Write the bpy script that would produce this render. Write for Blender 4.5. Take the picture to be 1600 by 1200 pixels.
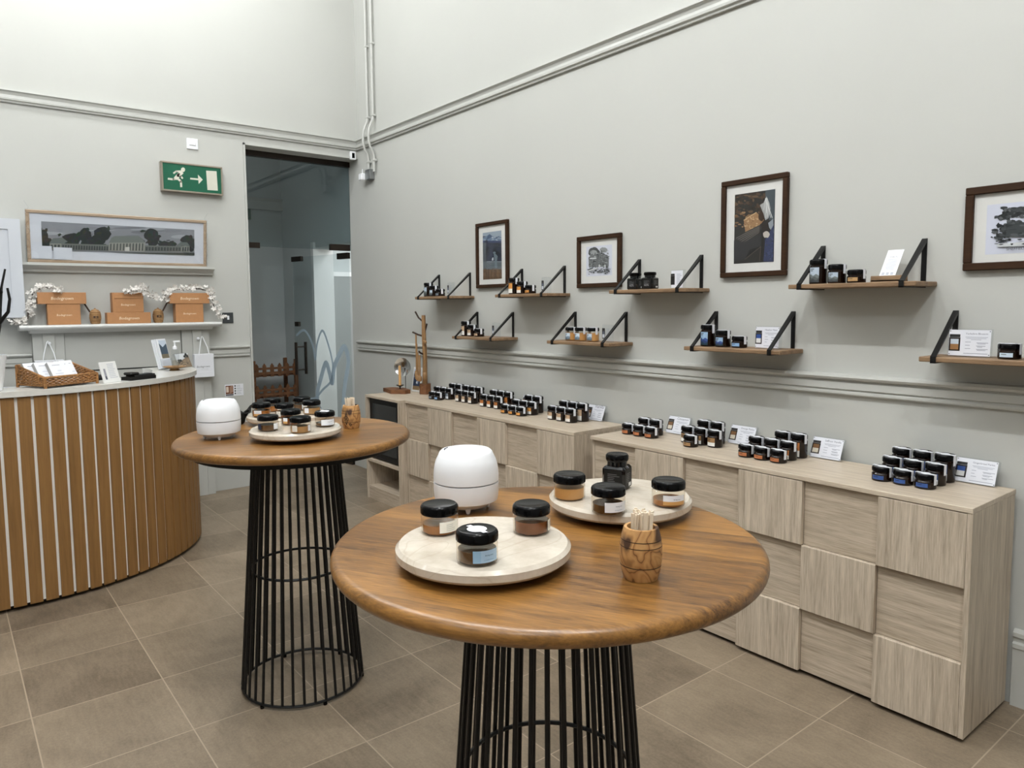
import bpy, math, random
from mathutils import Matrix, Vector
random.seed(7)
PI = math.pi
SC = bpy.context.scene
COL = SC.collection
for o in list(bpy.data.objects):
    bpy.data.objects.remove(o)

# ------------------------------------------------------------------ camera
YAW, PITCH, ROLL = 0.670858, 0.083966, -0.007956
FPX, PPY = 1130.43, 573.48
def camera():
    f = Vector((-math.cos(YAW)*math.cos(PITCH), math.sin(YAW)*math.cos(PITCH), -math.sin(PITCH)))
    r0 = f.cross(Vector((0, 0, 1))).normalized()
    u0 = r0.cross(f)
    r = math.cos(ROLL)*r0 + math.sin(ROLL)*u0
    u = -math.sin(ROLL)*r0 + math.cos(ROLL)*u0
    m = Matrix(((r.x, u.x, -f.x, 6.5116), (r.y, u.y, -f.y, -3.2703), (r.z, u.z, -f.z, 1.6), (0, 0, 0, 1)))
    cd = bpy.data.cameras.new('camera')
    cd.sensor_width = 36.0
    cd.lens = FPX/1600*36.0
    cd.shift_y = (PPY-600.0)/1600.0
    cd.clip_start = 0.05
    co = bpy.data.objects.new('camera', cd)
    co.matrix_world = m
    COL.objects.link(co)
    SC.camera = co
camera()

# ------------------------------------------------------------------ world, lights, exposure
w = bpy.data.worlds.new('world')
w.use_nodes = True
w.node_tree.nodes['Background'].inputs[0].default_value = (0.9, 0.95, 1.0, 1)
w.node_tree.nodes['Background'].inputs[1].default_value = 0.25
SC.world = w
SC.view_settings.view_transform = 'Standard'
SC.view_settings.look = 'None'
SC.view_settings.exposure = 0.1
SC.view_settings.gamma = 1.0
SC.view_settings.use_curve_mapping = False

def point(loc, e, rad=0.06, c=(0.97, 0.985, 1.0)):
    l = bpy.data.lights.new('spot_or_fill_light', 'POINT')
    l.energy = e; l.shadow_soft_size = rad; l.color = c
    o = bpy.data.objects.new('spot_or_fill_light', l); o.location = loc
    COL.objects.link(o)
def area(loc, rot, sx, sy, e, c=(1, 1, 1)):
    l = bpy.data.lights.new('fill_light', 'AREA')
    l.shape = 'RECTANGLE'; l.size = sx; l.size_y = sy; l.energy = e; l.color = c
    o = bpy.data.objects.new('fill_light', l); o.location = loc; o.rotation_euler = rot
    COL.objects.link(o)
LZ = 4.9
for x, e in ((0.9, 44), (2.5, 62), (4.1, 108), (5.7, 130), (7.3, 122)):
    point((x, -2.75, LZ), e, 0.04)
for x, e in ((2.4, 6), (5.2, 46), (7.6, 95)):
    point((x, -5.4, LZ), e)
point((1.1, -1.5, 5.0), 44)
area((5.2, -3.0, 5.2), (0, 0, 0), 6.6, 4.2, 30, (0.95, 0.98, 1.0))  # added soft fill over the whole room, not a real fixture
point((-0.9, -1.2, 3.0), 3.6, 0.15, (0.9, 0.96, 1.0))            # unseen light added to lift the lobby
area((-0.9, 1.3, 2.9), (0, 0, 0), 1.6, 1.4, 75, (0.95, 0.98, 1.0))   # unseen light added to brighten the corridor beyond the opening

# ------------------------------------------------------------------ materials
def lin(c):
    c = c/255.0
    return c/12.92 if c <= 0.04045 else ((c+0.055)/1.055)**2.4
def rgb(r, g, b): return (lin(r), lin(g), lin(b), 1.0)
class NT:
    def __init__(s, m):
        m.use_nodes = True; s.t = m.node_tree; s.t.nodes.clear()
        s.out = s.t.nodes.new('ShaderNodeOutputMaterial')
    def n(s, typ, **kw):
        nd = s.t.nodes.new(typ)
        for k, v in kw.items():
            if k.startswith('i_'):
                key = k[2:]
                key = int(key) if key.isdigit() else key.replace('_', ' ')
                nd.inputs[key].default_value = v
            else: setattr(nd, k, v)
        return nd
    def l(s, a, b): s.t.links.new(a, b)
def ramp(t, fac, stops):
    r = t.n('ShaderNodeValToRGB')
    e = r.color_ramp.elements
    while len(e) < len(stops): e.new(0.5)
    for i, (p, c) in enumerate(stops):
        e[i].position = p; e[i].color = c
    t.l(fac, r.inputs[0]); return r.outputs[0]
def plain(name, c, rough=0.5, metal=0.0, coat=0.0, bump=0.0, bscale=200, vary=0.0, vscale=6, spec=0.5):
    m = bpy.data.materials.new(name); t = NT(m)
    b = t.n('ShaderNodeBsdfPrincipled', i_Base_Color=c, i_Roughness=rough, i_Metallic=metal)
    b.inputs['Coat Weight'].default_value = coat
    b.inputs['Specular IOR Level'].default_value = spec
    tc = t.n('ShaderNodeTexCoord')
    if vary:
        nz = t.n('ShaderNodeTexNoise', i_Scale=vscale, i_Detail=5.0)
        t.l(tc.outputs['Object'], nz.inputs['Vector'])
        c0 = tuple(max(0, v*(1-vary)) for v in c[:3])+(1,); c1 = tuple(min(1, v*(1+vary)) for v in c[:3])+(1,)
        t.l(ramp(t, nz.outputs[0], [(0.3, c0), (0.7, c1)]), b.inputs['Base Color'])
    if bump:
        nz = t.n('ShaderNodeTexNoise', i_Scale=bscale, i_Detail=3.0)
        t.l(tc.outputs['Object'], nz.inputs['Vector'])
        bp = t.n('ShaderNodeBump', i_Strength=bump, i_Distance=0.002)
        t.l(nz.outputs[0], bp.inputs['Height']); t.l(bp.outputs[0], b.inputs['Normal'])
    t.l(b.outputs[0], t.out.inputs[0])
    return m
def wood(name, dark, light, axis='x', along=1.2, across=22.0, rough=0.45, plank=0.0, rot=0.0, coat=0.0, contrast=(0.3, 0.72), fine=0.35, rings=0.0, tone=0.5, spec=0.5):
    m = bpy.data.materials.new(name); t = NT(m)
    b = t.n('ShaderNodeBsdfPrincipled', i_Roughness=rough)
    b.inputs['Coat Weight'].default_value = coat; b.inputs['Coat Roughness'].default_value = 0.2
    b.inputs['Specular IOR Level'].default_value = spec
    tc = t.n('ShaderNodeTexCoord')
    mp = t.n('ShaderNodeMapping')
    mp.inputs['Rotation'].default_value = (0, 0, rot)
    t.l(tc.outputs['Object'], mp.inputs['Vector'])
    src = mp.outputs[0]
    sc = {'x': (along, across, across), 'y': (across, along, across), 'z': (across, across, along)}[axis]
    mp2 = t.n('ShaderNodeMapping'); mp2.inputs['Scale'].default_value = sc
    off = None
    if plank:
        sep = t.n('ShaderNodeSeparateXYZ'); t.l(src, sep.inputs[0])
        dv = t.n('ShaderNodeMath', operation='DIVIDE', i_1=plank); t.l(sep.outputs[1], dv.inputs[0])
        fl = t.n('ShaderNodeMath', operation='FLOOR'); t.l(dv.outputs[0], fl.inputs[0])
        wn = t.n('ShaderNodeTexWhiteNoise', noise_dimensions='1D'); t.l(fl.outputs[0], wn.inputs['W'])
        cb = t.n('ShaderNodeCombineXYZ'); t.l(wn.outputs[0], cb.inputs[0])
        sm = t.n('ShaderNodeVectorMath', operation='SCALE'); sm.inputs['Scale'].default_value = 9.0
        t.l(cb.outputs[0], sm.inputs[0])
        ad = t.n('ShaderNodeVectorMath', operation='ADD'); t.l(src, ad.inputs[0]); t.l(sm.outputs[0], ad.inputs[1])
        src = ad.outputs[0]; off = wn.outputs[0]
    t.l(src, mp2.inputs['Vector'])
    n1 = t.n('ShaderNodeTexNoise', i_Scale=1.0, i_Detail=6.0, i_Roughness=0.6, i_Distortion=0.6)
    t.l(mp2.outputs[0], n1.inputs['Vector'])
    n2 = t.n('ShaderNodeTexNoise', i_Scale=6.0, i_Detail=3.0, i_Roughness=0.6)
    t.l(mp2.outputs[0], n2.inputs['Vector'])
    mx = t.n('ShaderNodeMix', data_type='FLOAT', i_0=fine)
    t.l(n1.outputs[0], mx.inputs[2]); t.l(n2.outputs[0], mx.inputs[3])
    fac = mx.outputs[0]
    if rings:
        wv = t.n('ShaderNodeTexWave', i_Scale=0.35, i_Distortion=9.0, i_Detail=2.0, wave_type='RINGS')
        t.l(mp2.outputs[0], wv.inputs['Vector'])
        m3 = t.n('ShaderNodeMix', data_type='FLOAT', i_0=rings)
        t.l(fac, m3.inputs[2]); t.l(wv.outputs[1], m3.inputs[3]); fac = m3.outputs[0]
    if off is not None:
        m4 = t.n('ShaderNodeMath', operation='MULTIPLY_ADD', i_1=0.22*tone*2, i_2=-0.11*tone*2); t.l(off, m4.inputs[0])
        a4 = t.n('ShaderNodeMath', operation='ADD'); t.l(fac, a4.inputs[0]); t.l(m4.outputs[0], a4.inputs[1]); fac = a4.outputs[0]
    mid = tuple((dark[i]+light[i])/2 for i in range(3))+(1,)
    t.l(ramp(t, fac, [(contrast[0], dark), ((contrast[0]+contrast[1])/2, mid), (contrast[1], light)]), b.inputs['Base Color'])
    bp = t.n('ShaderNodeBump', i_Strength=0.15, i_Distance=0.001)
    t.l(n2.outputs[0], bp.inputs['Height']); t.l(bp.outputs[0], b.inputs['Normal'])
    t.l(b.outputs[0], t.out.inputs[0])
    return m
def clear(name, tint, gloss=0.02, ior=1.45, rough=0.02):
    m = bpy.data.materials.new(name); t = NT(m)
    tr = t.n('ShaderNodeBsdfTransparent', i_Color=tint)
    gl = t.n('ShaderNodeBsdfGlossy', i_Roughness=rough)
    f0 = ((ior-1)/(ior+1))**2
    lw = t.n('ShaderNodeLayerWeight', i_Blend=0.5)
    pw = t.n('ShaderNodeMath', operation='POWER', i_1=5.0); t.l(lw.outputs['Facing'], pw.inputs[0])
    fr = t.n('ShaderNodeMath', operation='MULTIPLY_ADD', i_1=1-f0, i_2=f0); t.l(pw.outputs[0], fr.inputs[0])
    mx = t.n('ShaderNodeMixShader')
    t.l(fr.outputs[0], mx.inputs[0]); t.l(tr.outputs[0], mx.inputs[1]); t.l(gl.outputs[0], mx.inputs[2])
    t.l(mx.outputs[0], t.out.inputs[0]); return m
def print_mat():
    m = bpy.data.materials.new('printed_paper'); t = NT(m)
    b = t.n('ShaderNodeBsdfPrincipled', i_Roughness=0.35)
    a = t.n('ShaderNodeAttribute', attribute_name='Col')
    t.l(a.outputs['Color'], b.inputs['Base Color']); t.l(b.outputs[0], t.out.inputs[0]); return m
def floor_mat():
    m = bpy.data.materials.new('sandstone_tiles'); t = NT(m)
    b = t.n('ShaderNodeBsdfPrincipled', i_Roughness=0.42)
    tc = t.n('ShaderNodeTexCoord')
    mp = t.n('ShaderNodeMapping'); mp.inputs['Location'].default_value = (-4.66+0.4875*20, 0.685+0.4765*30, 0)
    t.l(tc.outputs['Object'], mp.inputs[0])
    br = t.n('ShaderNodeTexBrick', offset=0.0, squash=1.0)
    br.inputs['Scale'].default_value = 1.0
    br.inputs['Brick Width'].default_value = 0.4875; br.inputs['Row Height'].default_value = 0.4765
    br.inputs['Mortar Size'].default_value = 0.0028; br.inputs['Mortar Smooth'].default_value = 0.3
    br.inputs['Color1'].default_value = (0, 0, 0, 1); br.inputs['Color2'].default_value = (1, 1, 1, 1)
    t.l(mp.outputs[0], br.inputs['Vector'])
    n1 = t.n('ShaderNodeTexNoise', i_Scale=2.2, i_Detail=8.0, i_Roughness=0.65, i_Distortion=0.8)
    t.l(tc.outputs['Object'], n1.inputs[0])
    mp2 = t.n('ShaderNodeMapping'); mp2.inputs['Scale'].default_value = (3, 14, 1)
    t.l(tc.outputs['Object'], mp2.inputs[0])
    n2 = t.n('ShaderNodeTexNoise', i_Scale=3.0, i_Detail=9.0, i_Roughness=0.75)
    t.l(mp2.outputs[0], n2.inputs[0])
    n3 = t.n('ShaderNodeTexNoise', i_Scale=90.0, i_Detail=4.0, i_Roughness=0.7)
    t.l(tc.outputs['Object'], n3.inputs[0])
    m1 = t.n('ShaderNodeMix', data_type='FLOAT', i_0=0.4); t.l(n1.outputs[0], m1.inputs[2]); t.l(n2.outputs[0], m1.inputs[3])
    m1b = t.n('ShaderNodeMix', data_type='FLOAT', i_0=0.25); t.l(m1.outputs[0], m1b.inputs[2]); t.l(n3.outputs[0], m1b.inputs[3])
    m2 = t.n('ShaderNodeMix', data_type='FLOAT', i_0=0.12); t.l(m1b.outputs[0], m2.inputs[2]); t.l(br.outputs[0], m2.inputs[3])
    stone = ramp(t, m2.outputs[0], [(0.36, rgb(92, 79, 64)), (0.5, rgb(124, 110, 92)), (0.64, rgb(148, 132, 112))])
    mx = t.n('ShaderNodeMix', data_type='RGBA'); t.l(br.outputs['Fac'], mx.inputs[0]); t.l(stone, mx.inputs[6])
    mx.inputs[7].default_value = rgb(165, 148, 128)
    t.l(mx.outputs[2], b.inputs['Base Color'])
    bp = t.n('ShaderNodeBump', i_Strength=0.25, i_Distance=0.002); t.l(m1b.outputs[0], bp.inputs['Height']); t.l(bp.outputs[0], b.inputs['Normal'])
    t.l(b.outputs[0], t.out.inputs[0]); return m
def marble_mat():
    m = bpy.data.materials.new('cream_marble'); t = NT(m)
    b = t.n('ShaderNodeBsdfPrincipled', i_Roughness=0.12)
    tc = t.n('ShaderNodeTexCoord')
    n1 = t.n('ShaderNodeTexNoise', i_Scale=14.0, i_Detail=8.0, i_Roughness=0.65); t.l(tc.outputs['Object'], n1.inputs[0])
    base = ramp(t, n1.outputs[0], [(0.3, rgb(188, 177, 160)), (0.7, rgb(213, 204, 190))])
    vo = t.n('ShaderNodeTexNoise', i_Scale=3.0, i_Detail=2.0, i_Distortion=0.8); t.l(tc.outputs['Object'], vo.inputs[0])
    vein = ramp(t, vo.outputs[0], [(0.495, (0, 0, 0, 1)), (0.5, (.3, .3, .3, 1)), (0.505, (0, 0, 0, 1))])
    mx = t.n('ShaderNodeMix', data_type='RGBA'); t.l(vein, mx.inputs[0]); t.l(base, mx.inputs[6]); mx.inputs[7].default_value = rgb(160, 142, 122)
    t.l(mx.outputs[2], b.inputs['Base Color']); t.l(b.outputs[0], t.out.inputs[0]); return m
def olive_mat():
    m = bpy.data.materials.new('olive_wood'); t = NT(m)
    b = t.n('ShaderNodeBsdfPrincipled', i_Roughness=0.55)
    tc = t.n('ShaderNodeTexCoord')
    mp = t.n('ShaderNodeMapping'); mp.inputs['Scale'].default_value = (1, 1, 0.7); mp.inputs['Rotation'].default_value = (0.5, 0.2, 0.3)
    t.l(tc.outputs['Object'], mp.inputs[0])
    n1 = t.n('ShaderNodeTexNoise', i_Scale=11.0, i_Detail=1.5, i_Distortion=1.6); t.l(mp.outputs[0], n1.inputs[0])
    ml = t.n('ShaderNodeMath', operation='MULTIPLY', i_1=8.0); t.l(n1.outputs[0], ml.inputs[0])
    fr = t.n('ShaderNodeMath', operation='PINGPONG', i_1=1.0); t.l(ml.outputs[0], fr.inputs[0])
    c1 = ramp(t, fr.outputs[0], [(0.0, rgb(104, 68, 36)), (0.12, rgb(168, 120, 70)), (0.6, rgb(190, 146, 92)), (1.0, rgb(176, 128, 76))])
    dk = ramp(t, n1.outputs[0], [(0.30, (1, 1, 1, 1)), (0.40, (0, 0, 0, 1))])
    mx = t.n('ShaderNodeMix', data_type='RGBA'); t.l(dk, mx.inputs[0]); t.l(c1, mx.inputs[6]); mx.inputs[7].default_value = rgb(70, 45, 28)
    t.l(mx.outputs[2], b.inputs['Base Color']); t.l(b.outputs[0], t.out.inputs[0]); return m

M = {}
M['wall'] = plain('wall_paint', rgb(188, 189, 184), 0.75, bump=0.06, bscale=35, vary=0.015, vscale=1.5, spec=0.2)
M['trim'] = plain('trim_paint', rgb(190, 191, 186), 0.35, spec=0.4)
M['hallwall'] = plain('hall_paint', rgb(196, 200, 199), 0.8)
M['ceiling'] = plain('ceiling_paint', rgb(214, 214, 211), 0.8)
M['dimwall'] = plain('dim_bounce_wall', rgb(138, 138, 134), 0.8)  # unseen left and front walls, darkened to cut bounced light
M['floor'] = floor_mat()
M['oak_v'] = wood('pale_oak_upright', rgb(154, 139, 120), rgb(212, 198, 178), 'z', 2.2, 45, 0.5, fine=0.4, contrast=(0.33, 0.66))
M['oak_h'] = wood('pale_oak_level', rgb(150, 135, 115), rgb(206, 191, 171), 'x', 2.2, 45, 0.5, fine=0.4, contrast=(0.33, 0.66))
M['oak_top'] = wood('pale_oak_top', rgb(170, 154, 134), rgb(212, 198, 178), 'x', 2.0, 40, 0.42, fine=0.4, contrast=(0.33, 0.66))
M['mango'] = wood('mango_wood', rgb(66, 39, 14), rgb(162, 115, 56), 'x', 3.6, 42, 0.34, plank=0.085, rot=-0.5, coat=0.15, contrast=(0.26, 0.68), fine=0.42, tone=0.5)
M['slat'] = wood('counter_oak', rgb(110, 77, 37), rgb(152, 112, 63), 'z', 1.5, 40, 0.5, contrast=(0.25, 0.75))
M['shelfwood'] = wood('rustic_shelf_wood', rgb(98, 76, 54), rgb(160, 130, 98), 'x', 3, 30, 0.55)
M['darkframe'] = wood('dark_walnut', rgb(40, 24, 12), rgb(64, 42, 24), 'x', 3, 30, 0.55, spec=0.2)
M['lightframe'] = wood('light_frame_wood', rgb(176, 146, 116), rgb(214, 190, 162), 'x', 3, 40, 0.3, coat=0.6)
M['rackwood'] = wood('rack_wood', rgb(74, 44, 22), rgb(140, 92, 54), 'x', 3, 30, 0.6)
M['stick'] = wood('birch_stick', rgb(220, 200, 172), rgb(240, 228, 208), 'z', 4, 120, 0.6)
M['utensil'] = wood('utensil_wood', rgb(118, 84, 48), rgb(178, 140, 95), 'z', 4, 60, 0.5)
M['olive'] = olive_mat()
M['burn'] = plain('burnt_mark', rgb(52, 34, 20), 0.7)
M['marble'] = marble_mat()
M['quartz'] = plain('white_worktop', rgb(214, 213, 207), 0.2, vary=0.03, vscale=30)
M['white'] = plain('white_plastic', rgb(238, 240, 243), 0.35)
M['whitemetal'] = plain('white_metal', rgb(228, 228, 226), 0.35)
M['whitepaper'] = plain('white_paper', rgb(226, 228, 233), 0.6)
M['greypaper'] = plain('grey_paper', rgb(170, 170, 168), 0.6)
M['backing'] = plain('white_backing', rgb(240, 238, 232), 0.5)
M['blackmetal'] = plain('black_metal', rgb(26, 26, 26), 0.35, metal=0.4)
M['black'] = plain('black_plastic', rgb(6, 6, 7), 0.16, spec=0.18)
M['matblack'] = plain('matt_black', rgb(16, 15, 14), 0.5, spec=0.3)
M['blackglass'] = plain('black_glass', rgb(14, 15, 17), 0.08, spec=0.5)
M['darkgrey'] = plain('dark_grey_plastic', rgb(60, 64, 66), 0.35)
M['greymetal'] = plain('grey_metal', rgb(150, 152, 152), 0.3, metal=0.7)
M['chrome'] = plain('chrome', rgb(196, 196, 196), 0.14, metal=1.0)
M['signmetal'] = plain('sign_metal', rgb(170, 160, 146), 0.3, metal=0.8)
M['bronze'] = plain('dark_bronze', rgb(48, 40, 34), 0.35, metal=0.6)
M['green'] = plain('exit_green', rgb(8, 92, 66), 0.35)
M['greenlit'] = plain('exit_white', rgb(214, 214, 204), 0.4)
M['kraft'] = plain('kraft_card', rgb(176, 126, 82), 0.6, vary=0.05, vscale=40)
M['foil'] = plain('cream_foil', rgb(240, 214, 176), 0.4)
M['petal'] = plain('petal_white', rgb(226, 222, 216), 0.6, vary=0.06, vscale=50)
M['twig'] = plain('twig_brown', rgb(66, 48, 36), 0.7)
M['wicker'] = plain('wicker', rgb(150, 106, 60), 0.6, vary=0.45, vscale=90)
M['amber'] = plain('dark_amber_jar', rgb(22, 10, 5), 0.07, spec=0.4)
M['glass'] = clear('jar_glass', (0.93, 0.90, 0.85, 1))
M['acrylic'] = clear('clear_acrylic', (0.95, 0.96, 0.97, 1))
M['pane'] = clear('door_glass', (0.70, 0.75, 0.76, 1), ior=1.5, rough=0.0)
M['leafpane'] = clear('leaf_glass', (0.91, 0.935, 0.94, 1), ior=1.5, rough=0.0)
M['picglass'] = clear('picture_glass', (0.97, 0.97, 0.97, 1), ior=1.35, rough=0.03)
M['frost'] = plain('frosted_film', rgb(168, 186, 198), 0.6)
M['honey1'] = plain('amber_honey', rgb(160, 104, 48), 0.12, coat=0.4)
M['honey2'] = plain('dark_honey', rgb(112, 64, 26), 0.12, coat=0.4)
M['honey3'] = plain('creamed_honey', rgb(206, 158, 100), 0.3)
M['honey4'] = plain('brown_honey', rgb(92, 66, 40), 0.12, coat=0.4)
M['honey5'] = plain('pale_set_honey', rgb(186, 150, 104), 0.3)
M['print'] = print_mat()
M['ink'] = plain('ink', rgb(60, 62, 72), 0.6)
M['mount'] = plain('mount_card', rgb(228, 228, 224), 0.7)
M['wax'] = plain('beeswax', rgb(214, 168, 110), 0.5)
M['cupboard'] = plain('cupboard_paint', rgb(196, 200, 206), 0.4)
M['corridordoor'] = plain('corridor_door_paint', rgb(150, 152, 150), 0.5)
M['mantel'] = plain('mantel_paint', rgb(212, 213, 210), 0.35)
M['screen'] = plain('screen_grey', rgb(92, 98, 100), 0.15)
M['steel'] = plain('steel', rgb(130, 130, 128), 0.25, metal=0.9)

# ------------------------------------------------------------------ mesh builder
class MB:
    def __init__(s): s.v = []; s.f = []; s.m = []; s.c = []; s.s = []
    def add(s, vs, fs, m=0, smooth=False, col=None, tf=None):
        k = len(s.v)
        s.v += [tuple(tf(Vector(v))) if tf else tuple(v) for v in vs]
        for f in fs:
            s.f.append([i+k for i in f]); s.m.append(m); s.s.append(smooth); s.c.append(col)
        return s
    def box(s, x0, x1, y0, y1, z0, z1, m=0, tf=None, bev=0.0, col=None):
        if bev <= 0:
            vs = [(x, y, z) for z in (z0, z1) for y in (y0, y1) for x in (x0, x1)]
            fs = [(0, 2, 3, 1), (4, 5, 7, 6), (0, 1, 5, 4), (2, 6, 7, 3), (0, 4, 6, 2), (1, 3, 7, 5)]
            return s.add(vs, fs, m, False, col, tf)
        b = min(bev, (x1-x0)/2.01, (y1-y0)/2.01, (z1-z0)/2.01)
        X = ((x0, x0+b), (x1, x1-b)); Y = ((y0, y0+b), (y1, y1-b)); Z = ((z0, z0+b), (z1, z1-b))
        vs = []; id = {}
        for i in (0, 1):
            for j in (0, 1):
                for k in (0, 1):
                    for a, p in enumerate(((X[i][0], Y[j][1], Z[k][1]), (X[i][1], Y[j][0], Z[k][1]), (X[i][1], Y[j][1], Z[k][0]))):
                        id[(i, j, k, a)] = len(vs); vs.append(p)
        fs = []
        def q(*a): fs.append([id[t] for t in a])
        for i in (0, 1):
            q((i,0,0,0),(i,1,0,0),(i,1,1,0),(i,0,1,0)) if i else q((i,0,0,0),(i,0,1,0),(i,1,1,0),(i,1,0,0))
            q((0,i,0,1),(0,i,1,1),(1,i,1,1),(1,i,0,1)) if i else q((0,i,0,1),(1,i,0,1),(1,i,1,1),(0,i,1,1))
            q((0,0,i,2),(1,0,i,2),(1,1,i,2),(0,1,i,2)) if i else q((0,0,i,2),(0,1,i,2),(1,1,i,2),(1,0,i,2))
        for a in (0, 1):
            for c in (0, 1):
                q((a,c,0,0),(a,c,1,0),(a,c,1,1),(a,c,0,1))
                q((a,0,c,0),(a,1,c,0),(a,1,c,2),(a,0,c,2))
                q((0,a,c,1),(1,a,c,1),(1,a,c,2),(0,a,c,2))
                for d in (0, 1): fs.append([id[(a,c,d,0)], id[(a,c,d,1)], id[(a,c,d,2)]])
        return s.add(vs, fs, m, False, col, tf)
    def lathe(s, prof, seg=32, m=0, smooth=True, tf=None, c=(0, 0, 0), flute=0.0, nfl=0, a0=0.0, caps=True):
        vs = []; fs = []
        n = len(prof)
        for i in range(seg):
            a = a0+2*PI*i/seg
            for q in prof:
                r, z = q[0], q[1]
                k = 1-(flute if (len(q) > 2 and i % 2) else 0)
                vs.append((c[0]+r*k*math.cos(a), c[1]+r*k*math.sin(a), c[2]+z))
        for i in range(seg):
            j = (i+1) % seg
            for k in range(n-1):
                fs.append((i*n+k, j*n+k, j*n+k+1, i*n+k+1))
        if caps:
            if prof[0][0] > 1e-6: fs.append([i*n for i in range(seg)][::-1])
            if prof[-1][0] > 1e-6: fs.append([i*n+n-1 for i in range(seg)])
        return s.add(vs, fs, m, smooth, None, tf)
    def tube(s, pts, r, seg=8, m=0, closed=False, tf=None, taper=None):
        P = [Vector(p) for p in pts]; n = len(P); vs = []; fs = []
        up = Vector((0, 0, 1)); prev = None
        for i in range(n):
            if closed: d = P[(i+1) % n]-P[i-1]
            else: d = P[min(i+1, n-1)]-P[max(i-1, 0)]
            d.normalize()
            if prev is None:
                a = up if abs(d.z) < 0.9 else Vector((1, 0, 0))
                u = d.cross(a).normalized()
            else:
                u = (prev-d*prev.dot(d)).normalized()
            prev = u; v = d.cross(u)
            rr = r*(taper[i] if taper else 1.0)
            for k in range(seg):
                a = 2*PI*k/seg
                vs.append(P[i]+u*rr*math.cos(a)+v*rr*math.sin(a))
        for i in range(n if closed else n-1):
            j = (i+1) % n
            for k in range(seg):
                l = (k+1) % seg
                fs.append((i*seg+k, i*seg+l, j*seg+l, j*seg+k))
        if not closed:
            fs.append(list(range(seg))[::-1]); fs.append([(n-1)*seg+k for k in range(seg)])
        return s.add(vs, fs, m, seg > 4, None, tf)
    def prism(s, poly, z0, z1, m=0, tf=None, mside=None):
        n = len(poly)
        vs = [(x, y, z0) for x, y in poly]+[(x, y, z1) for x, y in poly]
        s.add(vs, [list(range(n))[::-1], [i+n for i in range(n)]], m, False, None, tf)
        return s.add(vs, [(i, (i+1) % n, (i+1) % n+n, i+n) for i in range(n)], m if mside is None else mside, False, None, tf)
    def profx(s, prof, x0, x1, m=0, tf=None, smooth=False):     # profile (y,z) swept along x
        n = len(prof)
        vs = [(x0, y, z) for y, z in prof]+[(x1, y, z) for y, z in prof]
        fs = [(i, (i+1) % n, (i+1) % n+n, i+n) for i in range(n)]
        fs += [list(range(n))[::-1], [i+n for i in range(n)]]
        return s.add(vs, fs, m, smooth, None, tf)
    def build(s, name, mats, parent=None, loc=None, rz=0.0):
        me = bpy.data.meshes.new(name)
        me.from_pydata(s.v, [], s.f)
        if not isinstance(mats, (list, tuple)): mats = [mats]
        for m in mats: me.materials.append(M[m] if isinstance(m, str) else m)
        me.polygons.foreach_set('material_index', s.m)
        me.polygons.foreach_set('use_smooth', s.s)
        if any(c is not None for c in s.c):
            at = me.color_attributes.new('Col', 'FLOAT_COLOR', 'CORNER')
            for p in me.polygons:
                c = s.c[p.index] or (1, 1, 1, 1)
                for li in p.loop_indices: at.data[li].color = c
        if any(s.s): me.set_sharp_from_angle(angle=math.radians(38))
        me.update()
        o = bpy.data.objects.new(name, me); COL.objects.link(o)
        if parent: o.parent = parent
        if loc: o.location = loc
        o.rotation_euler = (0, 0, rz)
        return o

def tag(o, label, cat, group=None):
    o['label'] = label; o['category'] = cat
    if group: o['group'] = group
    return o
def thing(name, label, cat, loc=(0, 0, 0), rz=0.0, group=None):
    o = bpy.data.objects.new(name, None); o.empty_display_size = 0.05
    COL.objects.link(o); o.location = loc; o.rotation_euler = (0, 0, rz)
    return tag(o, label, cat, group)
def structure(o): o['kind'] = 'structure'; return o
def kids(o): return [c for c in bpy.data.objects if c.parent == o]
CH = {}
def dup(root, loc, rz, label, group=None):
    r = root.copy(); COL.objects.link(r); r.location = loc; r.rotation_euler = (0, 0, rz); r['label'] = label
    if group: r['group'] = group
    for ch in CH[root.name]:
        c = ch.copy(); COL.objects.link(c); c.parent = r
        for g in CH.get(ch.name, []):
            d = g.copy(); COL.objects.link(d); d.parent = c
    return r
def seal(root):                       # remember the parts of a thing so it can be copied
    CH[root.name] = kids(root)
    for c in CH[root.name]: CH[c.name] = kids(c)
    return root
def rotz(a, c=(0, 0, 0)):
    m = Matrix.Translation(c) @ Matrix.Rotation(a, 4, 'Z'); return lambda v: m @ v
def mtf(m): return lambda v: m @ v

# text -> flat polygons (x right, y up), cached
_TX = {}
def text_mesh(s, shear=0.0):
    if (s, shear) in _TX: return _TX[(s, shear)]
    cu = bpy.data.curves.new('t', 'FONT'); cu.body = s; cu.size = 1.0; cu.resolution_u = 2; cu.shear = shear
    ob = bpy.data.objects.new('t', cu); COL.objects.link(ob)
    dg = bpy.context.evaluated_depsgraph_get(); dg.update()
    me = bpy.data.meshes.new_from_object(ob.evaluated_get(dg))
    vs = [(v.co.x, v.co.y) for v in me.vertices]; fs = [list(p.vertices) for p in me.polygons]
    bpy.data.objects.remove(ob); bpy.data.curves.remove(cu); bpy.data.meshes.remove(me)
    x0 = min(v[0] for v in vs); x1 = max(v[0] for v in vs)
    vs = [((a-x0)/(x1-x0), b/(x1-x0)) for a, b in vs]          # unit width, baseline 0
    _TX[(s, shear)] = (vs, fs); return vs, fs

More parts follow.
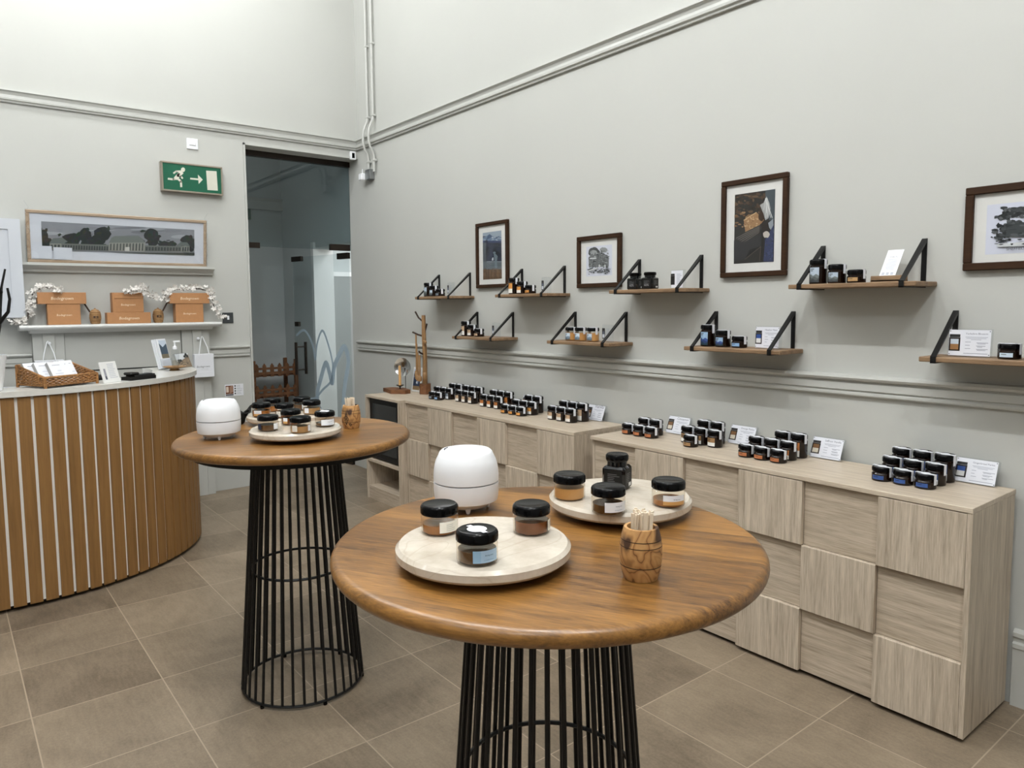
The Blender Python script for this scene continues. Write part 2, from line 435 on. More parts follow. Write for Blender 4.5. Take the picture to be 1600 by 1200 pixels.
# ---- flat art on the local XZ plane facing -Y
class Art:
    def __init__(s, mb, y=0.0, mat=0, quad=None, rect=None):
        s.b = mb; s.y = y; s.k = 0; s.m = mat; s.q = quad; s.r = rect
    def uv(s, p):
        if not s.q: return p
        (ax, ay), (bx, by), (cx, cy), (dx, dy) = s.q          # TL TR BR BL (pixels, y down)
        u, v = 0.5, 0.5
        for _ in range(12):
            X = ax*(1-u)*(1-v)+bx*u*(1-v)+cx*u*v+dx*(1-u)*v
            Y = ay*(1-u)*(1-v)+by*u*(1-v)+cy*u*v+dy*(1-u)*v
            Xu = (bx-ax)*(1-v)+(cx-dx)*v; Yu = (by-ay)*(1-v)+(cy-dy)*v
            Xv = (dx-ax)*(1-u)+(cx-bx)*u; Yv = (dy-ay)*(1-u)+(cy-by)*u
            D = Xu*Yv-Xv*Yu; ex, ey = p[0]-X, p[1]-Y
            u += (ex*Yv-ey*Xv)/D; v += (ey*Xu-ex*Yu)/D
        u = min(1, max(0, u)); v = min(1, max(0, v))
        x0, x1, z0, z1 = s.r
        return (x0+(x1-x0)*u, z1-(z1-z0)*v)
    def poly(s, pts, col, keep=False):
        if not keep: s.k += 1
        P = [s.uv(p) for p in pts]
        a = sum(P[i][0]*P[(i+1) % len(P)][1]-P[(i+1) % len(P)][0]*P[i][1] for i in range(len(P)))
        if a < 0: P = P[::-1]
        if abs(a) < 1e-9: return
        s.b.add([(x, s.y-0.000018*s.k, z) for x, z in P], [list(range(len(P)))], s.m, False, col)
    def rect_(s, x0, y0, x1, y1, col, keep=False): s.poly([(x0, y0), (x1, y0), (x1, y1), (x0, y1)], col, keep)
    def ell(s, cx, cy, rx, ry, col, n=14, keep=False, wob=0.0):
        s.poly([(cx+rx*(1+random.uniform(-wob, wob))*math.cos(2*PI*i/n), cy+ry*(1+random.uniform(-wob, wob))*math.sin(2*PI*i/n)) for i in range(n)], col, keep)
    def line(s, pts, w, col, keep=False):
        for a, b in zip(pts, pts[1:]):
            d = Vector((b[0]-a[0], b[1]-a[1])); 
            if d.length == 0: continue
            n = Vector((-d.y, d.x)).normalized()*w/2
            s.poly([(a[0]+n.x, a[1]+n.y), (b[0]+n.x, b[1]+n.y), (b[0]-n.x, b[1]-n.y), (a[0]-n.x, a[1]-n.y)], col, keep); keep = True
        for p in pts[1:-1]: s.ell(p[0], p[1], w/2, w/2, col, 8, True)
    def text(s, t, x, z, width, col, shear=0.0):
        s.k += 1
        vs, fs = text_mesh(t, shear)
        s.b.add([(x+a*width, s.y-0.000018*s.k, z+b*width) for a, b in vs], fs, s.m, False, col)

# ================================================================== the setting
WY = 0.012                                   # face of the right wall
RX, LY, CZ = 9.6, -6.9, 5.3
structure(MB().box(-3.2, RX+.1, LY-.1, 2.6, -0.12, 0.0).build('floor', 'floor'))
structure(MB().box(-0.2, RX+.1, LY-.1, 0.2, CZ, CZ+.1).build('ceiling', 'ceiling'))
structure(MB().box(-0.2, RX, WY, WY+.2, 0, CZ).build('wall_right', 'wall'))
mb = MB().box(-0.2, 0, LY, -1.072, 0, CZ).box(-0.2, 0, -1.072, WY, 3.025, CZ)
structure(mb.build('wall_back', 'wall'))
structure(MB().box(-0.2, RX, LY-.1, LY, 0, CZ).build('wall_left', 'dimwall'))
structure(MB().box(RX, RX+.1, LY, WY+.2, 0, CZ).build('wall_front', 'dimwall'))
# picture rails, dado rails, skirting
RAIL = [(0, 3.105), (.018, 3.105), (.022, 3.118), (.034, 3.122), (.036, 3.135), (.022, 3.140), (.020, 3.158), (.030, 3.178), (.046, 3.184), (.046, 3.196), (0, 3.196)]
DADO = [(0, 1.178), (.016, 1.178), (.020, 1.184), (.020, 1.194), (.014, 1.198), (.014, 1.203), (.022, 1.206), (.022, 1.238), (.016, 1.241), (.016, 1.246), (.034, 1.252), (.040, 1.262), (.036, 1.274), (0, 1.276)]
SKIRT = [(0, 0), (.018, 0), (.018, .235), (.024, .240), (.024, .256), (.012, .262), (.012, .275), (.020, .284), (.020, .300), (.006, .312), (0, .312)]
def along_right(prof, x0, x1, name, mat='trim'):
    return structure(MB().profx([(WY-a, z) for a, z in prof][::-1], x0, x1).build(name, mat))
def along_back(prof, y0, y1, name, mat='trim'):
    m = Matrix.Rotation(PI/2, 4, 'Z')
    return structure(MB().profx([(-a, z) for a, z in prof][::-1], y0, y1, tf=mtf(m)).build(name, mat))
along_right(RAIL, 0.0, RX, 'trim_1')
along_back(RAIL, LY, WY, 'trim_2')
along_right(DADO, -0.06, RX, 'trim_3')
along_back(DADO, -1.452, -1.10, 'trim_4')
along_back(DADO, LY, -2.722, 'trim_5')
along_right(SKIRT, -0.19, 1.03, 'baseboard_right')
along_right(SKIRT, 5.575, RX, 'baseboard_front')
# bead round the door opening
structure(MB().box(0, .012, -1.085, -1.068, 0, 3.04).box(0, .012, -1.085, -.01, 3.024, 3.04).build('trim_6', 'trim'))

# lobby behind the glass
structure(MB().box(-2.1, -2.0, -1.9, .2, 0, 3.6).build('wall_lobby', 'hallwall'))
structure(MB().box(-2.0, -0.2, -2.0, -1.9, 0, 3.6).build('wall_lobby_left', 'hallwall'))
structure(MB().box(-2.0, -1.06, WY, WY+.2, 0, 3.6).box(-1.06, -0.2, WY, WY+.2, 2.25, 3.6).build('wall_lobby_right', 'hallwall'))
structure(MB().box(-2.1, -0.2, -2.0, .2, 3.6, 3.7).build('ceiling_lobby', 'hallwall'))
structure(MB().profx([(-1.955, 2.74), (-1.965, 2.84), (-1.93, 2.87), (-2.0, 2.87), (-2.0, 2.74)], -1.9, WY, tf=mtf(Matrix(((0, 1, 0, 0), (1, 0, 0, 0), (0, 0, 1, 0), (0, 0, 0, 1))))).build('trim_7', 'trim'))
structure(MB().box(-1.12, -1.057, -.015, WY+.205, 0, 2.31).build('trim_8', 'whitemetal'))
structure(MB().box(-3.0, 0.6, 2.2, 2.3, 0, 3.0).box(-3.0, -2.9, .2, 2.3, 0, 3.0).box(.5, .6, .2, 2.3, 0, 3.0).build('wall_corridor', 'hallwall'))
structure(MB().box(-3.0, 0.6, .2, 2.3, 3.0, 3.1).build('ceiling_corridor', 'ceiling'))
structure(MB().box(-2.9, -2.87, 1.05, 1.85, 0, 2.03).build('door_2', 'corridordoor'))
structure(MB().box(-2.9, -2.86, .99, 1.05, 0, 2.09).box(-2.9, -2.86, 1.05, 1.85, 2.03, 2.09).build('trim_9', 'whitemetal'))

# glass above the door
g = structure(MB().box(-.206, -.194, -1.072, WY, 2.165, 2.985).build('window_1', 'pane'))
MB().box(-.225, -.175, -1.072, WY, 2.975, 3.025).build('header_rail', 'bronze', g)
MB().box(-.216, -.184, -1.06, -.90, 2.15, 2.20).build('corner_patch', 'bronze', g)
MB().box(-.216, -.184, -.21, .0, 2.16, 2.22).build('corner_patch', 'bronze', g)
# swung glass door: local x runs from the hinge to the free edge
DW, DH = 0.965, 2.14
d = bpy.data.objects.new('door_1', None); COL.objects.link(d); structure(d)
d.location = (-.20, -.012, 0); d.rotation_euler = (0, 0, math.radians(270-78))
MB().box(.0, DW, -.005, .005, .012, DH).build('glass_leaf', 'leafpane', d)
MB().box(.0, .17, -.018, .018, DH-.055, DH+.005).build('hinge_patch', 'bronze', d)
MB().box(DW-.17, DW+.005, -.016, .016, DH-.045, DH+.008).build('corner_patch', 'bronze', d)
MB().box(.0, .17, -.018, .018, .0, .06).build('hinge_patch', 'bronze', d)
MB().box(DW-.09, DW-.02, -.014, .014, 1.40, 1.45).build('lock', 'bronze', d)
for sy in (-1, 1):
    h = MB().tube([(DW-.10, sy*.06, .88), (DW-.10, sy*.06, 1.23)], .016, 10)
    h.tube([(DW-.10, 0, .93), (DW-.10, sy*.06, .93)], .008, 8).tube([(DW-.10, 0, 1.18), (DW-.10, sy*.06, 1.18)], .008, 8)
    h.build('pull_handle', 'bronze', d)
def ribbon(pts, w, nm='frosted_motif'):
    b = MB(); P = [Vector(p) for p in pts]
    # Catmull-Rom smoothing
    S = []
    for i in range(len(P)-1):
        p0 = P[max(i-1, 0)]; p1 = P[i]; p2 = P[i+1]; p3 = P[min(i+2, len(P)-1)]
        for k in range(8):
            t = k/8.0
            S.append(.5*((2*p1)+(-p0+p2)*t+(2*p0-5*p1+4*p2-p3)*t*t+(-p0+3*p1-3*p2+p3)*t**3))
    S.append(P[-1])
    vs = []
    for i, p in enumerate(S):
        d_ = (S[min(i+1, len(S)-1)]-S[max(i-1, 0)]).normalized(); n = Vector((-d_.y, d_.x))*w/2
        vs += [(p.x+n.x, .0065, p.y+n.y), (p.x-n.x, .0065, p.y-n.y)]
    b.add(vs, [(2*i, 2*i+1, 2*i+3, 2*i+2) for i in range(len(S)-1)])
    return b
F1 = [(.93, 1.30), (.80, 1.36), (.70, 1.30), (.63, 1.18), (.60, 1.05), (.56, 1.22), (.46, 1.36), (.36, 1.20), (.30, 1.0), (.34, .84), (.48, .74), (.62, .64), (.74, .62)]
F2 = [(.55, .12), (.50, .30), (.44, .42), (.56, .55), (.58, .70), (.52, .84), (.42, 1.02), (.36, .92), (.32, .82), (.28, .98), (.20, 1.10), (.10, 1.20), (.04, 1.06), (.10, .84), (.14, .62), (.10, .5), (.04, .36), (.08, .2)]
ribbon(F1, .026).build('frosted_motif', 'frost', d)
ribbon(F2, .06).build('frosted_motif', 'frost', d)

# ================================================================== fireplace on the back wall
W90 = PI/2
fp = thing('fireplace_surround', 'grey painted fireplace surround with mantel shelf on back wall', 'fireplace', (0, -2.09, 0), W90)
def bk(y): return y+2.09                        # world y -> local x
prof = [(-.002, 1.447), (-.15, 1.447), (-.165, 1.452), (-.176, 1.462), (-.18, 1.472), (-.176, 1.483), (-.168, 1.487), (-.002, 1.487)]
MB().profx(prof[::-1], bk(-2.80), bk(-1.375)).profx([(-.002, 1.425), (-.12, 1.425), (-.15, 1.447), (-.002, 1.447)][::-1], bk(-2.735), bk(-1.44)).build('mantel_shelf', 'mantel', fp)
for a, b_, c, d_ in ((-2.717, -2.514, -2.653, -2.576), (-1.673, -1.453, -1.592, -1.516)):
    q = MB().box(bk(a), bk(b_), -.07, -.002, 0, 1.425).box(bk(c), bk(d_), -.085, -.07, .0, 1.425, bev=.003)
    q.build('pilaster', 'trim', fp)
MB().box(bk(-2.51), bk(-1.677), -.05, -.002, 1.13, 1.423).build('frieze_panel', 'trim', fp)
MB().box(bk(-2.51), bk(-1.677), -.04, -.002, 0, 1.118).build('closing_board', 'trim', fp)
MB().box(bk(-2.51), bk(-1.677), -.030, -.002, 1.118, 1.13).build('shadow_gap', 'darkgrey', fp)

lg = MB().profx([(-.001, 1.885), (-.03, 1.885), (-.034, 1.90), (-.055, 1.915), (-.085, 1.930), (-.10, 1.932), (-.10, 1.952), (-.001, 1.952)][::-1], bk(-2.775), bk(-1.39)).build('wall_ledge', 'trim', None, (0, -2.09, 0), W90)
tag(lg, 'long grey moulded ledge on back wall above the mantel', 'shelf')

# panoramic framed print on the ledge
PW, PH = 1.262, .385
pf = thing('panorama_picture', 'wide pale wood framed panorama of glasshouses, wrapped in film, on ledge', 'picture', (.072, -2.087, 1.9525), W90)
tilt = Matrix.Rotation(math.radians(8.5), 4, 'X')
def tl(v): return tilt @ v
b = MB()
for x0, x1, z0, z1 in ((-PW/2, PW/2, 0, .024), (-PW/2, PW/2, PH-.024, PH), (-PW/2, -PW/2+.024, .024, PH-.024), (PW/2-.024, PW/2, .024, PH-.024)):
    b.box(x0, x1, -.022, 0, z0, z1, tf=tl, bev=.004)
b.build('frame', 'lightframe', pf)
MB().box(-PW/2+.02, PW/2-.02, -.010, -.004, .02, PH-.02, tf=tl).build('mount', 'whitepaper', pf)
b = MB(); art = Art(b, -.0112, 0, [(172, 185), (1408, 255), (1425, 462), (187, 400)], (-.535, .535, .092, .303))
G = lambda v, dr=0, dg=0, db=0: rgb(v+dr, v+dg, v+db)
art.rect_(150, 150, 1450, 500, G(150, -2, 0, 4))
for i in range(26):
    x = random.uniform(180, 1400); y = 190+x*.05+random.uniform(0, 110)
    art.ell(x, y, random.uniform(60, 160), random.uniform(5, 16), G(random.randint(128, 176), -2, 0, 5), 12)
DK = rgb(50, 56, 54)
for cx, cy, rx, ry in ((195, 310, 38, 75), (225, 350, 40, 50), (385, 318, 65, 45), (420, 330, 50, 60), (500, 290, 55, 58), (520, 330, 50, 60), (635, 282, 78, 62), (600, 330, 70, 50), (1035, 292, 70, 58), (1050, 345, 55, 45), (1150, 365, 60, 24), (1215, 368, 50, 24), (1350, 335, 66, 42), (1390, 380, 45, 55)):
    art.ell(cx, cy, rx*.85, ry*.9, rgb(48, 54, 52), 14, wob=.1)
    for j in range(12): art.ell(cx+random.gauss(0, .5)*rx, cy+random.gauss(0, .5)*ry, rx*random.uniform(.15, .35), ry*random.uniform(.15, .35), rgb(*[v+random.randint(-6, 14) for v in (46, 52, 50)]), 9, wob=.35)
art.poly([(160, 395), (690, 425), (1440, 440), (1440, 480), (160, 440)], rgb(78, 84, 78))
PB = rgb(148, 150, 140); WN = rgb(70, 76, 76)
art.poly([(236, 345), (262, 312), (330, 306), (372, 338), (340, 352), (240, 352)], rgb(112, 120, 116))
art.poly([(238, 350), (325, 352), (325, 396), (240, 394)], PB)
art.poly([(325, 350), (690, 366), (690, 412), (325, 400)], rgb(120, 124, 118))
for i in range(18): art.poly([(332+i*20, 362+i*.9), (345+i*20, 363+i*.9), (345+i*20, 396+i*.75), (332+i*20, 395+i*.75)], WN)
art.poly([(690, 350), (706, 312), (735, 298), (925, 298), (960, 318), (986, 352)], rgb(126, 132, 126))
art.poly([(690, 350), (986, 352), (986, 424), (690, 412)], rgb(160, 160, 150))
for i in range(11):
    x = 700+i*26; art.poly([(x, 362), (x+6, 354), (x+12, 362), (x+12, 408+i*.8), (x, 407+i*.8)], rgb(88, 92, 90))
art.poly([(822, 385), (858, 385), (860, 418), (822, 416)], rgb(216, 214, 206))
art.poly([(985, 374), (1302, 384), (1302, 428), (985, 422)], rgb(120, 124, 118))
for i in range(12): art.poly([(992+i*26, 386+i*.8), (1010+i*26, 387+i*.8), (1010+i*26, 415+i*.7), (992+i*26, 414+i*.7)], WN)
art.poly([(1258, 380), (1290, 352), (1350, 354), (1376, 384)], rgb(112, 120, 116))
art.poly([(1302, 384), (1374, 386), (1376, 436), (1302, 430)], PB)
for i in range(3): art.poly([(1310+i*22, 392), (1324+i*22, 392), (1324+i*22, 426), (1310+i*22, 426)], WN)
for i in range(3): art.poly([(246+i*26, 360), (262+i*26, 360), (262+i*26, 388), (246+i*26, 388)], WN)
for v in range(len(b.v)): b.v[v] = tuple(tl(Vector(b.v[v])))
b.build('panorama_print', 'print', pf)
b = MB()
b.box(-PW/2+.032, -PW/2+.155, -.0235, -.0228, .03, .125, tf=tl).box(-PW/2+.165, -PW/2+.285, -.0235, -.0228, .028, .118, tf=tl)
b.build('paper_tag', 'whitepaper', pf)
b = MB().box(-PW/2-.004, PW/2+.004, -.0262, -.0246, -.001, PH+.004, tf=tl)
for s_ in (-1, 1):
    for i in range(5):
        z = .02+i*.085
        b.tube([tl(Vector((s_*(PW/2+.002), -.026, z))), tl(Vector((s_*(PW/2-.02+random.uniform(-.01, .01)), -.029, z+.04))), tl(Vector((s_*(PW/2+.006), -.024, z+.085)))], .0022, 5)
b.build('plastic_wrap', 'acrylic', pf)

# exit sign, spur, socket, sensor, notice
def wallbox(name, label, cat, y, z): return thing(name, label, cat, (0, y, z), W90)
ex = wallbox('exit_sign', 'green and white running man exit sign box on back wall', 'sign', -1.527, 2.56)
EW, EH = .485, .24
MB().box(-EW/2, EW/2, -.055, -.001, 0, EH, bev=.003).build('sign_housing', 'signmetal', ex)
b = MB()
for x0, x1, z0, z1 in ((-EW/2, EW/2, 0, .014), (-EW/2, EW/2, EH-.014, EH), (-EW/2, -EW/2+.014, .014, EH-.014), (EW/2-.014, EW/2, .014, EH-.014)):
    b.box(x0, x1, -.062, -.055, z0, z1, bev=.002)
b.build('sign_bezel', 'signmetal', ex)
b = MB(); qx = [(225, 520), (1165, 625), (1170, 1020), (245, 935)]
art = Art(b, -.0555, 0, qx, (-EW/2+.014, EW/2-.014, .014, EH-.014))
GR = rgb(4, 88, 62); LT = rgb(206, 205, 190)
art.poly(qx, GR)
art.ell(548, 635, 33, 36, LT, 18)
art.line([(505, 658), (440, 660), (395, 692)], 27, LT)
art.line([(535, 668), (478, 720), (425, 778)], 62, LT)
art.line([(495, 712), (512, 735), (542, 775)], 27, LT)
art.line([(440, 775), (395, 785), (308, 774)], 30, LT)
art.line([(452, 762), (512, 820), (518, 908)], 33, LT)
art.line([(660, 774), (795, 788)], 26, LT)
art.poly([(785, 712), (864, 793), (797, 860)], LT)
art.poly([(922, 652), (1097, 664), (1110, 968), (938, 955)], LT)
b.build('sign_panel', 'print', ex)
sp = wallbox('fused_switch', 'white switch plate above the green exit sign', 'switch', -1.505, 2.93)
MB().box(-.045, .045, -.012, -.001, 0, .088, bev=.003).build('plate', 'white', sp)
MB().box(-.028, .024, -.020, -.012, .032, .062, bev=.002).build('rocker', 'white', sp)
ss = wallbox('light_switch', 'dark grey light switch at right end of mantel', 'switch', -1.272, 1.472)
MB().box(-.046, .046, -.009, -.001, 0, .092, bev=.003).build('plate', 'darkgrey', ss)
MB().box(-.007, .009, -.013, -.009, .03, .064).build('rocker', 'white', ss)
nt = wallbox('notice_card', 'small white notice with brown photo on wall left of doorway', 'notice', -1.242, .828)
MB().box(-.08, .08, -.004, -.001, 0, .104).build('card', 'whitepaper', nt)
b = MB(); art = Art(b, -.0042)
art.rect_(-.074, .02, -.008, .094, rgb(112, 62, 34)); art.rect_(-.070, .035, -.048, .085, rgb(222, 205, 190))
for i in range(5): art.line([(-.04, .03+i*.012), (-.012, .042+i*.012)], .004, rgb(216, 190, 170))
art.rect_(-.074, .006, -.008, .017, rgb(60, 60, 62))
for i in range(4):
    art.ell(.008, .088-i*.022, .007, .007, rgb(56, 60, 60), 10)
    for k in range(2): art.rect_(.022, .090-i*.022-k*.008, .022+random.uniform(.03, .05), .093-i*.022-k*.008, rgb(170, 175, 178))
b.build('printed_side', 'print', nt)
cm = wallbox('door_sensor', 'small white sensor with black window at door corner', 'sensor', -.047, 3.012)
MB().box(-.027, .027, -.03, -.0, 0, .078, bev=.004).build('housing', 'white', cm)
MB().box(-.013, .013, -.032, -.03, .014, .062).build('lens', 'black', cm)

# conduits in the corner
def conduit(name, label, x, zend):
    r = .0115
    pts = [(x, -.016, CZ-.02)]+[(x, -.016, 5.0-i*.25) for i in range(7)]+[(x, -.016, 3.36), (x, -.020, 3.32), (x, -.045, 3.27), (x, -.060, 3.23), (x, -.066, 3.18), (x, -.066, 3.12), (x, -.052, 3.07), (x, -.026, 3.03), (x, -.016, 2.99), (x, -.016, zend)]
    c = thing(name, label, 'pipe', (x, 0, zend))
    P = [(a-x, b_, z-zend) for a, b_, z in pts]
    MB().tube(P, r, 12).build('tube', 'trim', c)
    for z in (4.0, 3.36, 2.955):
        if z-zend < .02: continue
        MB().box(-.017, .017, -.030, WY-.0005, z-zend-.01, z-zend+.01, bev=.004).build('saddle_clip', 'trim', c)
    return c
conduit('conduit_pipe', 'painted conduit pipe ending in the grey box', .275, 2.885)
conduit('conduit_pipe', 'painted conduit pipe ending free beside the grey box', .385, 2.85)
jb = thing('junction_box', 'grey metal socket box under the conduit pipes', 'socket', (.285, WY-.001, 2.79))
MB().box(-.045, .055, -.05, 0, 0, .093, bev=.003).build('box', 'greymetal', jb)
ad = thing('plug_adapter', 'white plug adapter on side of grey socket box', 'plug', (.20, -.04, 2.79))
MB().box(-.035, .035, -.03, .03, 0, .065, bev=.008).build('body', 'white', ad)
MB().tube([(0, 0, .06), (-.005, 0, .085), (-.012, .005, .11)], .004, 6).build('cable', 'white', ad)
# grey wall cupboard at the left edge
cb = thing('wall_cupboard', 'pale grey wall cupboard at the left edge of the mantel', 'cupboard', (0, -3.085, 1.545), W90)
MB().box(-.33, .33, -.13, -.001, 0, .71).build('cabinet_box', 'cupboard', cb)
b = MB()
for x0, x1, z0, z1 in ((-.33, .33, 0, .075), (-.33, .33, .635, .71), (-.33, -.255, .075, .635), (.255, .33, .075, .635)): b.box(x0, x1, -.152, -.13, z0, z1)
b.box(-.255, .255, -.142, -.13, .075, .635)
b.build('door', 'cupboard', cb)
# ================================================================== on the mantel
BR = 'Bodegrown'
MZ = 1.4875
def gift_box(name, label, y0, y1, z0, z1, fx, depth, tx=.43, tz=.5, text=True, flap=False):
    w_, h_ = y1-y0, z1-z0
    t = thing(name, label, 'box', (fx, (y0+y1)/2, z0), W90, 'kraft gift boxes on the mantel')
    MB().box(-w_/2, w_/2, 0, depth, 0, h_, bev=.002).build('carton', 'kraft', t)
    b = MB(); art = Art(b, -.0003)
    tw = min(.145, w_*.46)
    art.text(BR, -tw/2, h_*tz-.012, tw, lin_c, .15)
    b.build('gold_lettering', 'print', t)
    if flap:
        b = MB(); b.box(-w_/2+.012, w_/2, -.004, -.0005, h_-.045, h_-.001, bev=.001)
        b.build('lid_flap', 'kraft', t)
    return t
lin_c = rgb(246, 226, 196)
gift_box('gift_box', 'upright kraft box, lower of the left stack on mantel', -2.618, -2.404, MZ, 1.6425, .135, .085)
gift_box('gift_box', 'wide flat kraft box, on top of the left stack on mantel', -2.676, -2.362, 1.643, 1.730, .14, .09)
gift_box('gift_box', 'wide flat kraft box, lower of the middle stack on mantel', -2.228, -1.916, MZ, 1.5745, .14, .09)
gift_box('gift_box', 'kraft box with lid flap, upper of the middle stack on mantel', -2.185, -1.964, 1.575, 1.730, .135, .085, tz=.42, flap=True)
gift_box('gift_box', 'upright kraft box, lower of the right stack on mantel', -1.727, -1.510, MZ, 1.6425, .135, .085)
gift_box('gift_box', 'wide flat kraft box, on top of the right stack on mantel', -1.771, -1.460, 1.643, 1.730, .14, .09)
def honey_pot(label, y, lean, lab2):
    t = thing('honey_pot', label, 'pot', (.10, y, MZ), 0, 'ridged wooden honey pots')
    b = MB()
    pr = [(.028, 0), (.034, .006)]
    for i in range(7):
        z = .010+i*.0125; r = .034+.007*math.sin(PI*(i+.5)/7.2)
        pr += [(r-.002, z), (r+.001, z+.003), (r+.001, z+.009), (r-.002, z+.0115)]
    pr += [(.030, .100), (.026, .104), (.022, .104)]
    b.lathe(pr, 24); b.build('pot_body', 'utensil', t)
    b = MB().box(.036, .041, -.018, .014, .045, .062); b.build('dark_stamp', 'burn', t)
    MB().lathe([(.026, .104), (.024, .110), (.008, .114), (.006, .122), (.0, .123)], 20).build('lid', 'utensil', t)
    s = tag(MB().tube([(0, 0, 0), (0, lean*.045, .085)], .006, 8).build('honey_dipper', 'burn', None, (.10, y+lean*.034, MZ+.092)), lab2, 'dipper')
honey_pot('ridged wooden honey pot between left and middle kraft box stacks', -2.302, -1, 'dark honey dipper stick leaning left from the left honey pot')
honey_pot('ridged wooden honey pot between middle and right kraft box stacks', -1.853, 1, 'dark honey dipper stick leaning right from the right honey pot')
def garland(label, path, n, seed, spread=.03):
    R_ = random.Random(seed)
    c = path[len(path)//2]
    t = thing('blossom_garland', label, 'garland', c, 0, 'white blossom garlands')
    P = [Vector(p)-Vector(c) for p in path]
    b = MB(); b.tube(P, .004, 6)
    for i in range(len(P)-1):
        p = P[i].lerp(P[i+1], .5)
        b.tube([p, p+Vector((R_.uniform(0, .03), R_.uniform(-.04, .04), R_.uniform(-.005, .04)))], .0022, 5)
    b.build('branch', 'twig', t)
    b = MB()
    for i in range(n):
        k = R_.uniform(0, len(P)-1.001); j = int(k)
        p = P[j].lerp(P[j+1], k-j)+Vector((R_.uniform(.0, spread), R_.uniform(-spread, spread), R_.uniform(-spread*.25, spread*.9)))
        ax = Vector((R_.uniform(.2, 1), R_.uniform(-.8, .8), R_.uniform(-.5, 1))).normalized()
        u = ax.orthogonal().normalized(); v = ax.cross(u)
        r = R_.uniform(.013, .024)
        for q in range(5):
            a = q*2*PI/5+R_.uniform(-.2, .2)
            d0 = u*math.cos(a)+v*math.sin(a); d1 = u*math.cos(a+.55)+v*math.sin(a+.55); d2 = u*math.cos(a-.55)+v*math.sin(a-.55)
            b.add([p, p+d1*r*.7+ax*r*.25, p+d0*r*1.15+ax*r*.35, p+d2*r*.7+ax*r*.25], [(0, 1, 2, 3)])
    o = b.build('blossoms', 'petal', t)
    return t
garland('white blossom garland draped down left of the left kraft boxes', [(.13, -2.845, 1.50), (.13, -2.78, 1.505), (.12, -2.74, 1.54), (.12, -2.735, 1.60), (.12, -2.72, 1.66), (.11, -2.69, 1.735), (.11, -2.63, 1.765), (.13, -2.57, 1.755), (.155, -2.53, 1.735)], 85, 3)
garland('white blossom sprig lying over the middle kraft box', [(.165, -2.09, 1.725), (.16, -2.05, 1.735), (.155, -2.0, 1.755), (.15, -1.97, 1.78), (.15, -1.95, 1.735), (.15, -1.92, 1.70), (.15, -1.875, 1.675)], 55, 5)
garland('white blossom garland arched over the right kraft boxes', [(.13, -1.80, 1.66), (.12, -1.80, 1.72), (.11, -1.76, 1.75), (.11, -1.68, 1.76), (.11, -1.60, 1.765), (.11, -1.52, 1.765), (.11, -1.45, 1.745), (.12, -1.43, 1.68), (.12, -1.42, 1.62), (.13, -1.38, 1.56), (.13, -1.335, 1.51)], 100, 9)

# carrier bags hanging on knobs
def knob(label, y, z):
    t = tag(MB().lathe([(.006, 0), (.006, .014), (.011, .018), (.011, .024), (.0, .027)], 14, tf=mtf(Matrix.Rotation(PI/2, 4, 'Y'))).build('coat_knob', 'white', None, (.0855, y, z)), label, 'hook')
def carrier(label, y, z0, w_, h_, hz, text):
    t = thing('carrier_bag', label, 'bag', (.092, y, z0), W90)
    MB().box(-w_/2, w_/2, -.055, 0, 0, h_, bev=.002).box(-w_/2+.001, w_/2-.001, -.0575, -.055, .0, .045, bev=.0005).build('paper_bag', 'whitepaper', t)
    if text:
        b = MB(); art = Art(b, -.0553); art.text(BR, -.062, h_*.42, .105, rgb(96, 96, 104), .15); art.rect_(-.03, h_*.34, .03, h_*.345, rgb(130, 130, 138))
        b.build('printed_name', 'print', t)
    top = hz-z0
    MB().tube([(-.042, -.056, h_-.012), (-.03, -.05, h_+(top-h_)*.4), (-.006, -.018, top-.004), (0, -.012, top+.004), (.006, -.018, top-.004), (.03, -.05, h_+(top-h_)*.4), (.042, -.056, h_-.012)], .0038, 6).build('cord_handle', 'white', t)
knob('white knob on left fireplace pilaster', -2.615, 1.350)
knob('white knob on right fireplace pilaster', -1.553, 1.350)
carrier('white paper carrier bag hanging on the right fireplace pilaster', -1.523, 1.025, .155, .195, 1.362, True)
carrier('white paper carrier bag hanging on left pilaster behind the wicker basket', -2.625, 1.03, .185, .195, 1.362, False)

# ================================================================== reception counter
CXc, CYc, CA, CBb = .95, -2.97, .99, 1.125
YL = -4.6
def cp(a, da=0.0): return (CXc+(CA+da)*math.cos(a), CYc+(CBb+da)*math.sin(a))
AE = math.radians(102)
rc = thing('reception_counter', 'curved reception counter with upright wooden slats and white top', 'counter', (1.0, -3.0, 0))
def loc(p): return (p[0]-1.0, p[1]+3.0)
NB = 40
outer = [(CXc+CA, YL)]+[cp(AE*i/NB) for i in range(NB+1)]
IA, IB = .75, .86
inner = [(CXc+IA*math.cos(AE*i/NB), CYc+IB*math.sin(AE*i/NB)) for i in range(NB+1)][::-1]+[(CXc+IA, YL)]
def band(o_, i_): return [loc(p) for p in o_+i_]
MB().prism(band([(x-.011 if k == 0 else CXc+(CA-.011)*math.cos(AE*(k-1)/NB), y if k == 0 else CYc+(CBb-.011)*math.sin(AE*(k-1)/NB)) for k, (x, y) in enumerate(outer)], inner), .03, 1.145).build('backing_panel', 'backing', rc)
MB().prism(band([(CXc+CA-.05, YL)]+[cp(AE*i/NB, -.05) for i in range(NB+1)], inner), 0, .03).build('plinth', 'matblack', rc)
MB().prism(band([(CXc+CA+.014, YL)]+[cp(AE*i/NB, .014) for i in range(NB+1)], inner), 1.146, 1.176).build('worktop', 'quartz', rc)
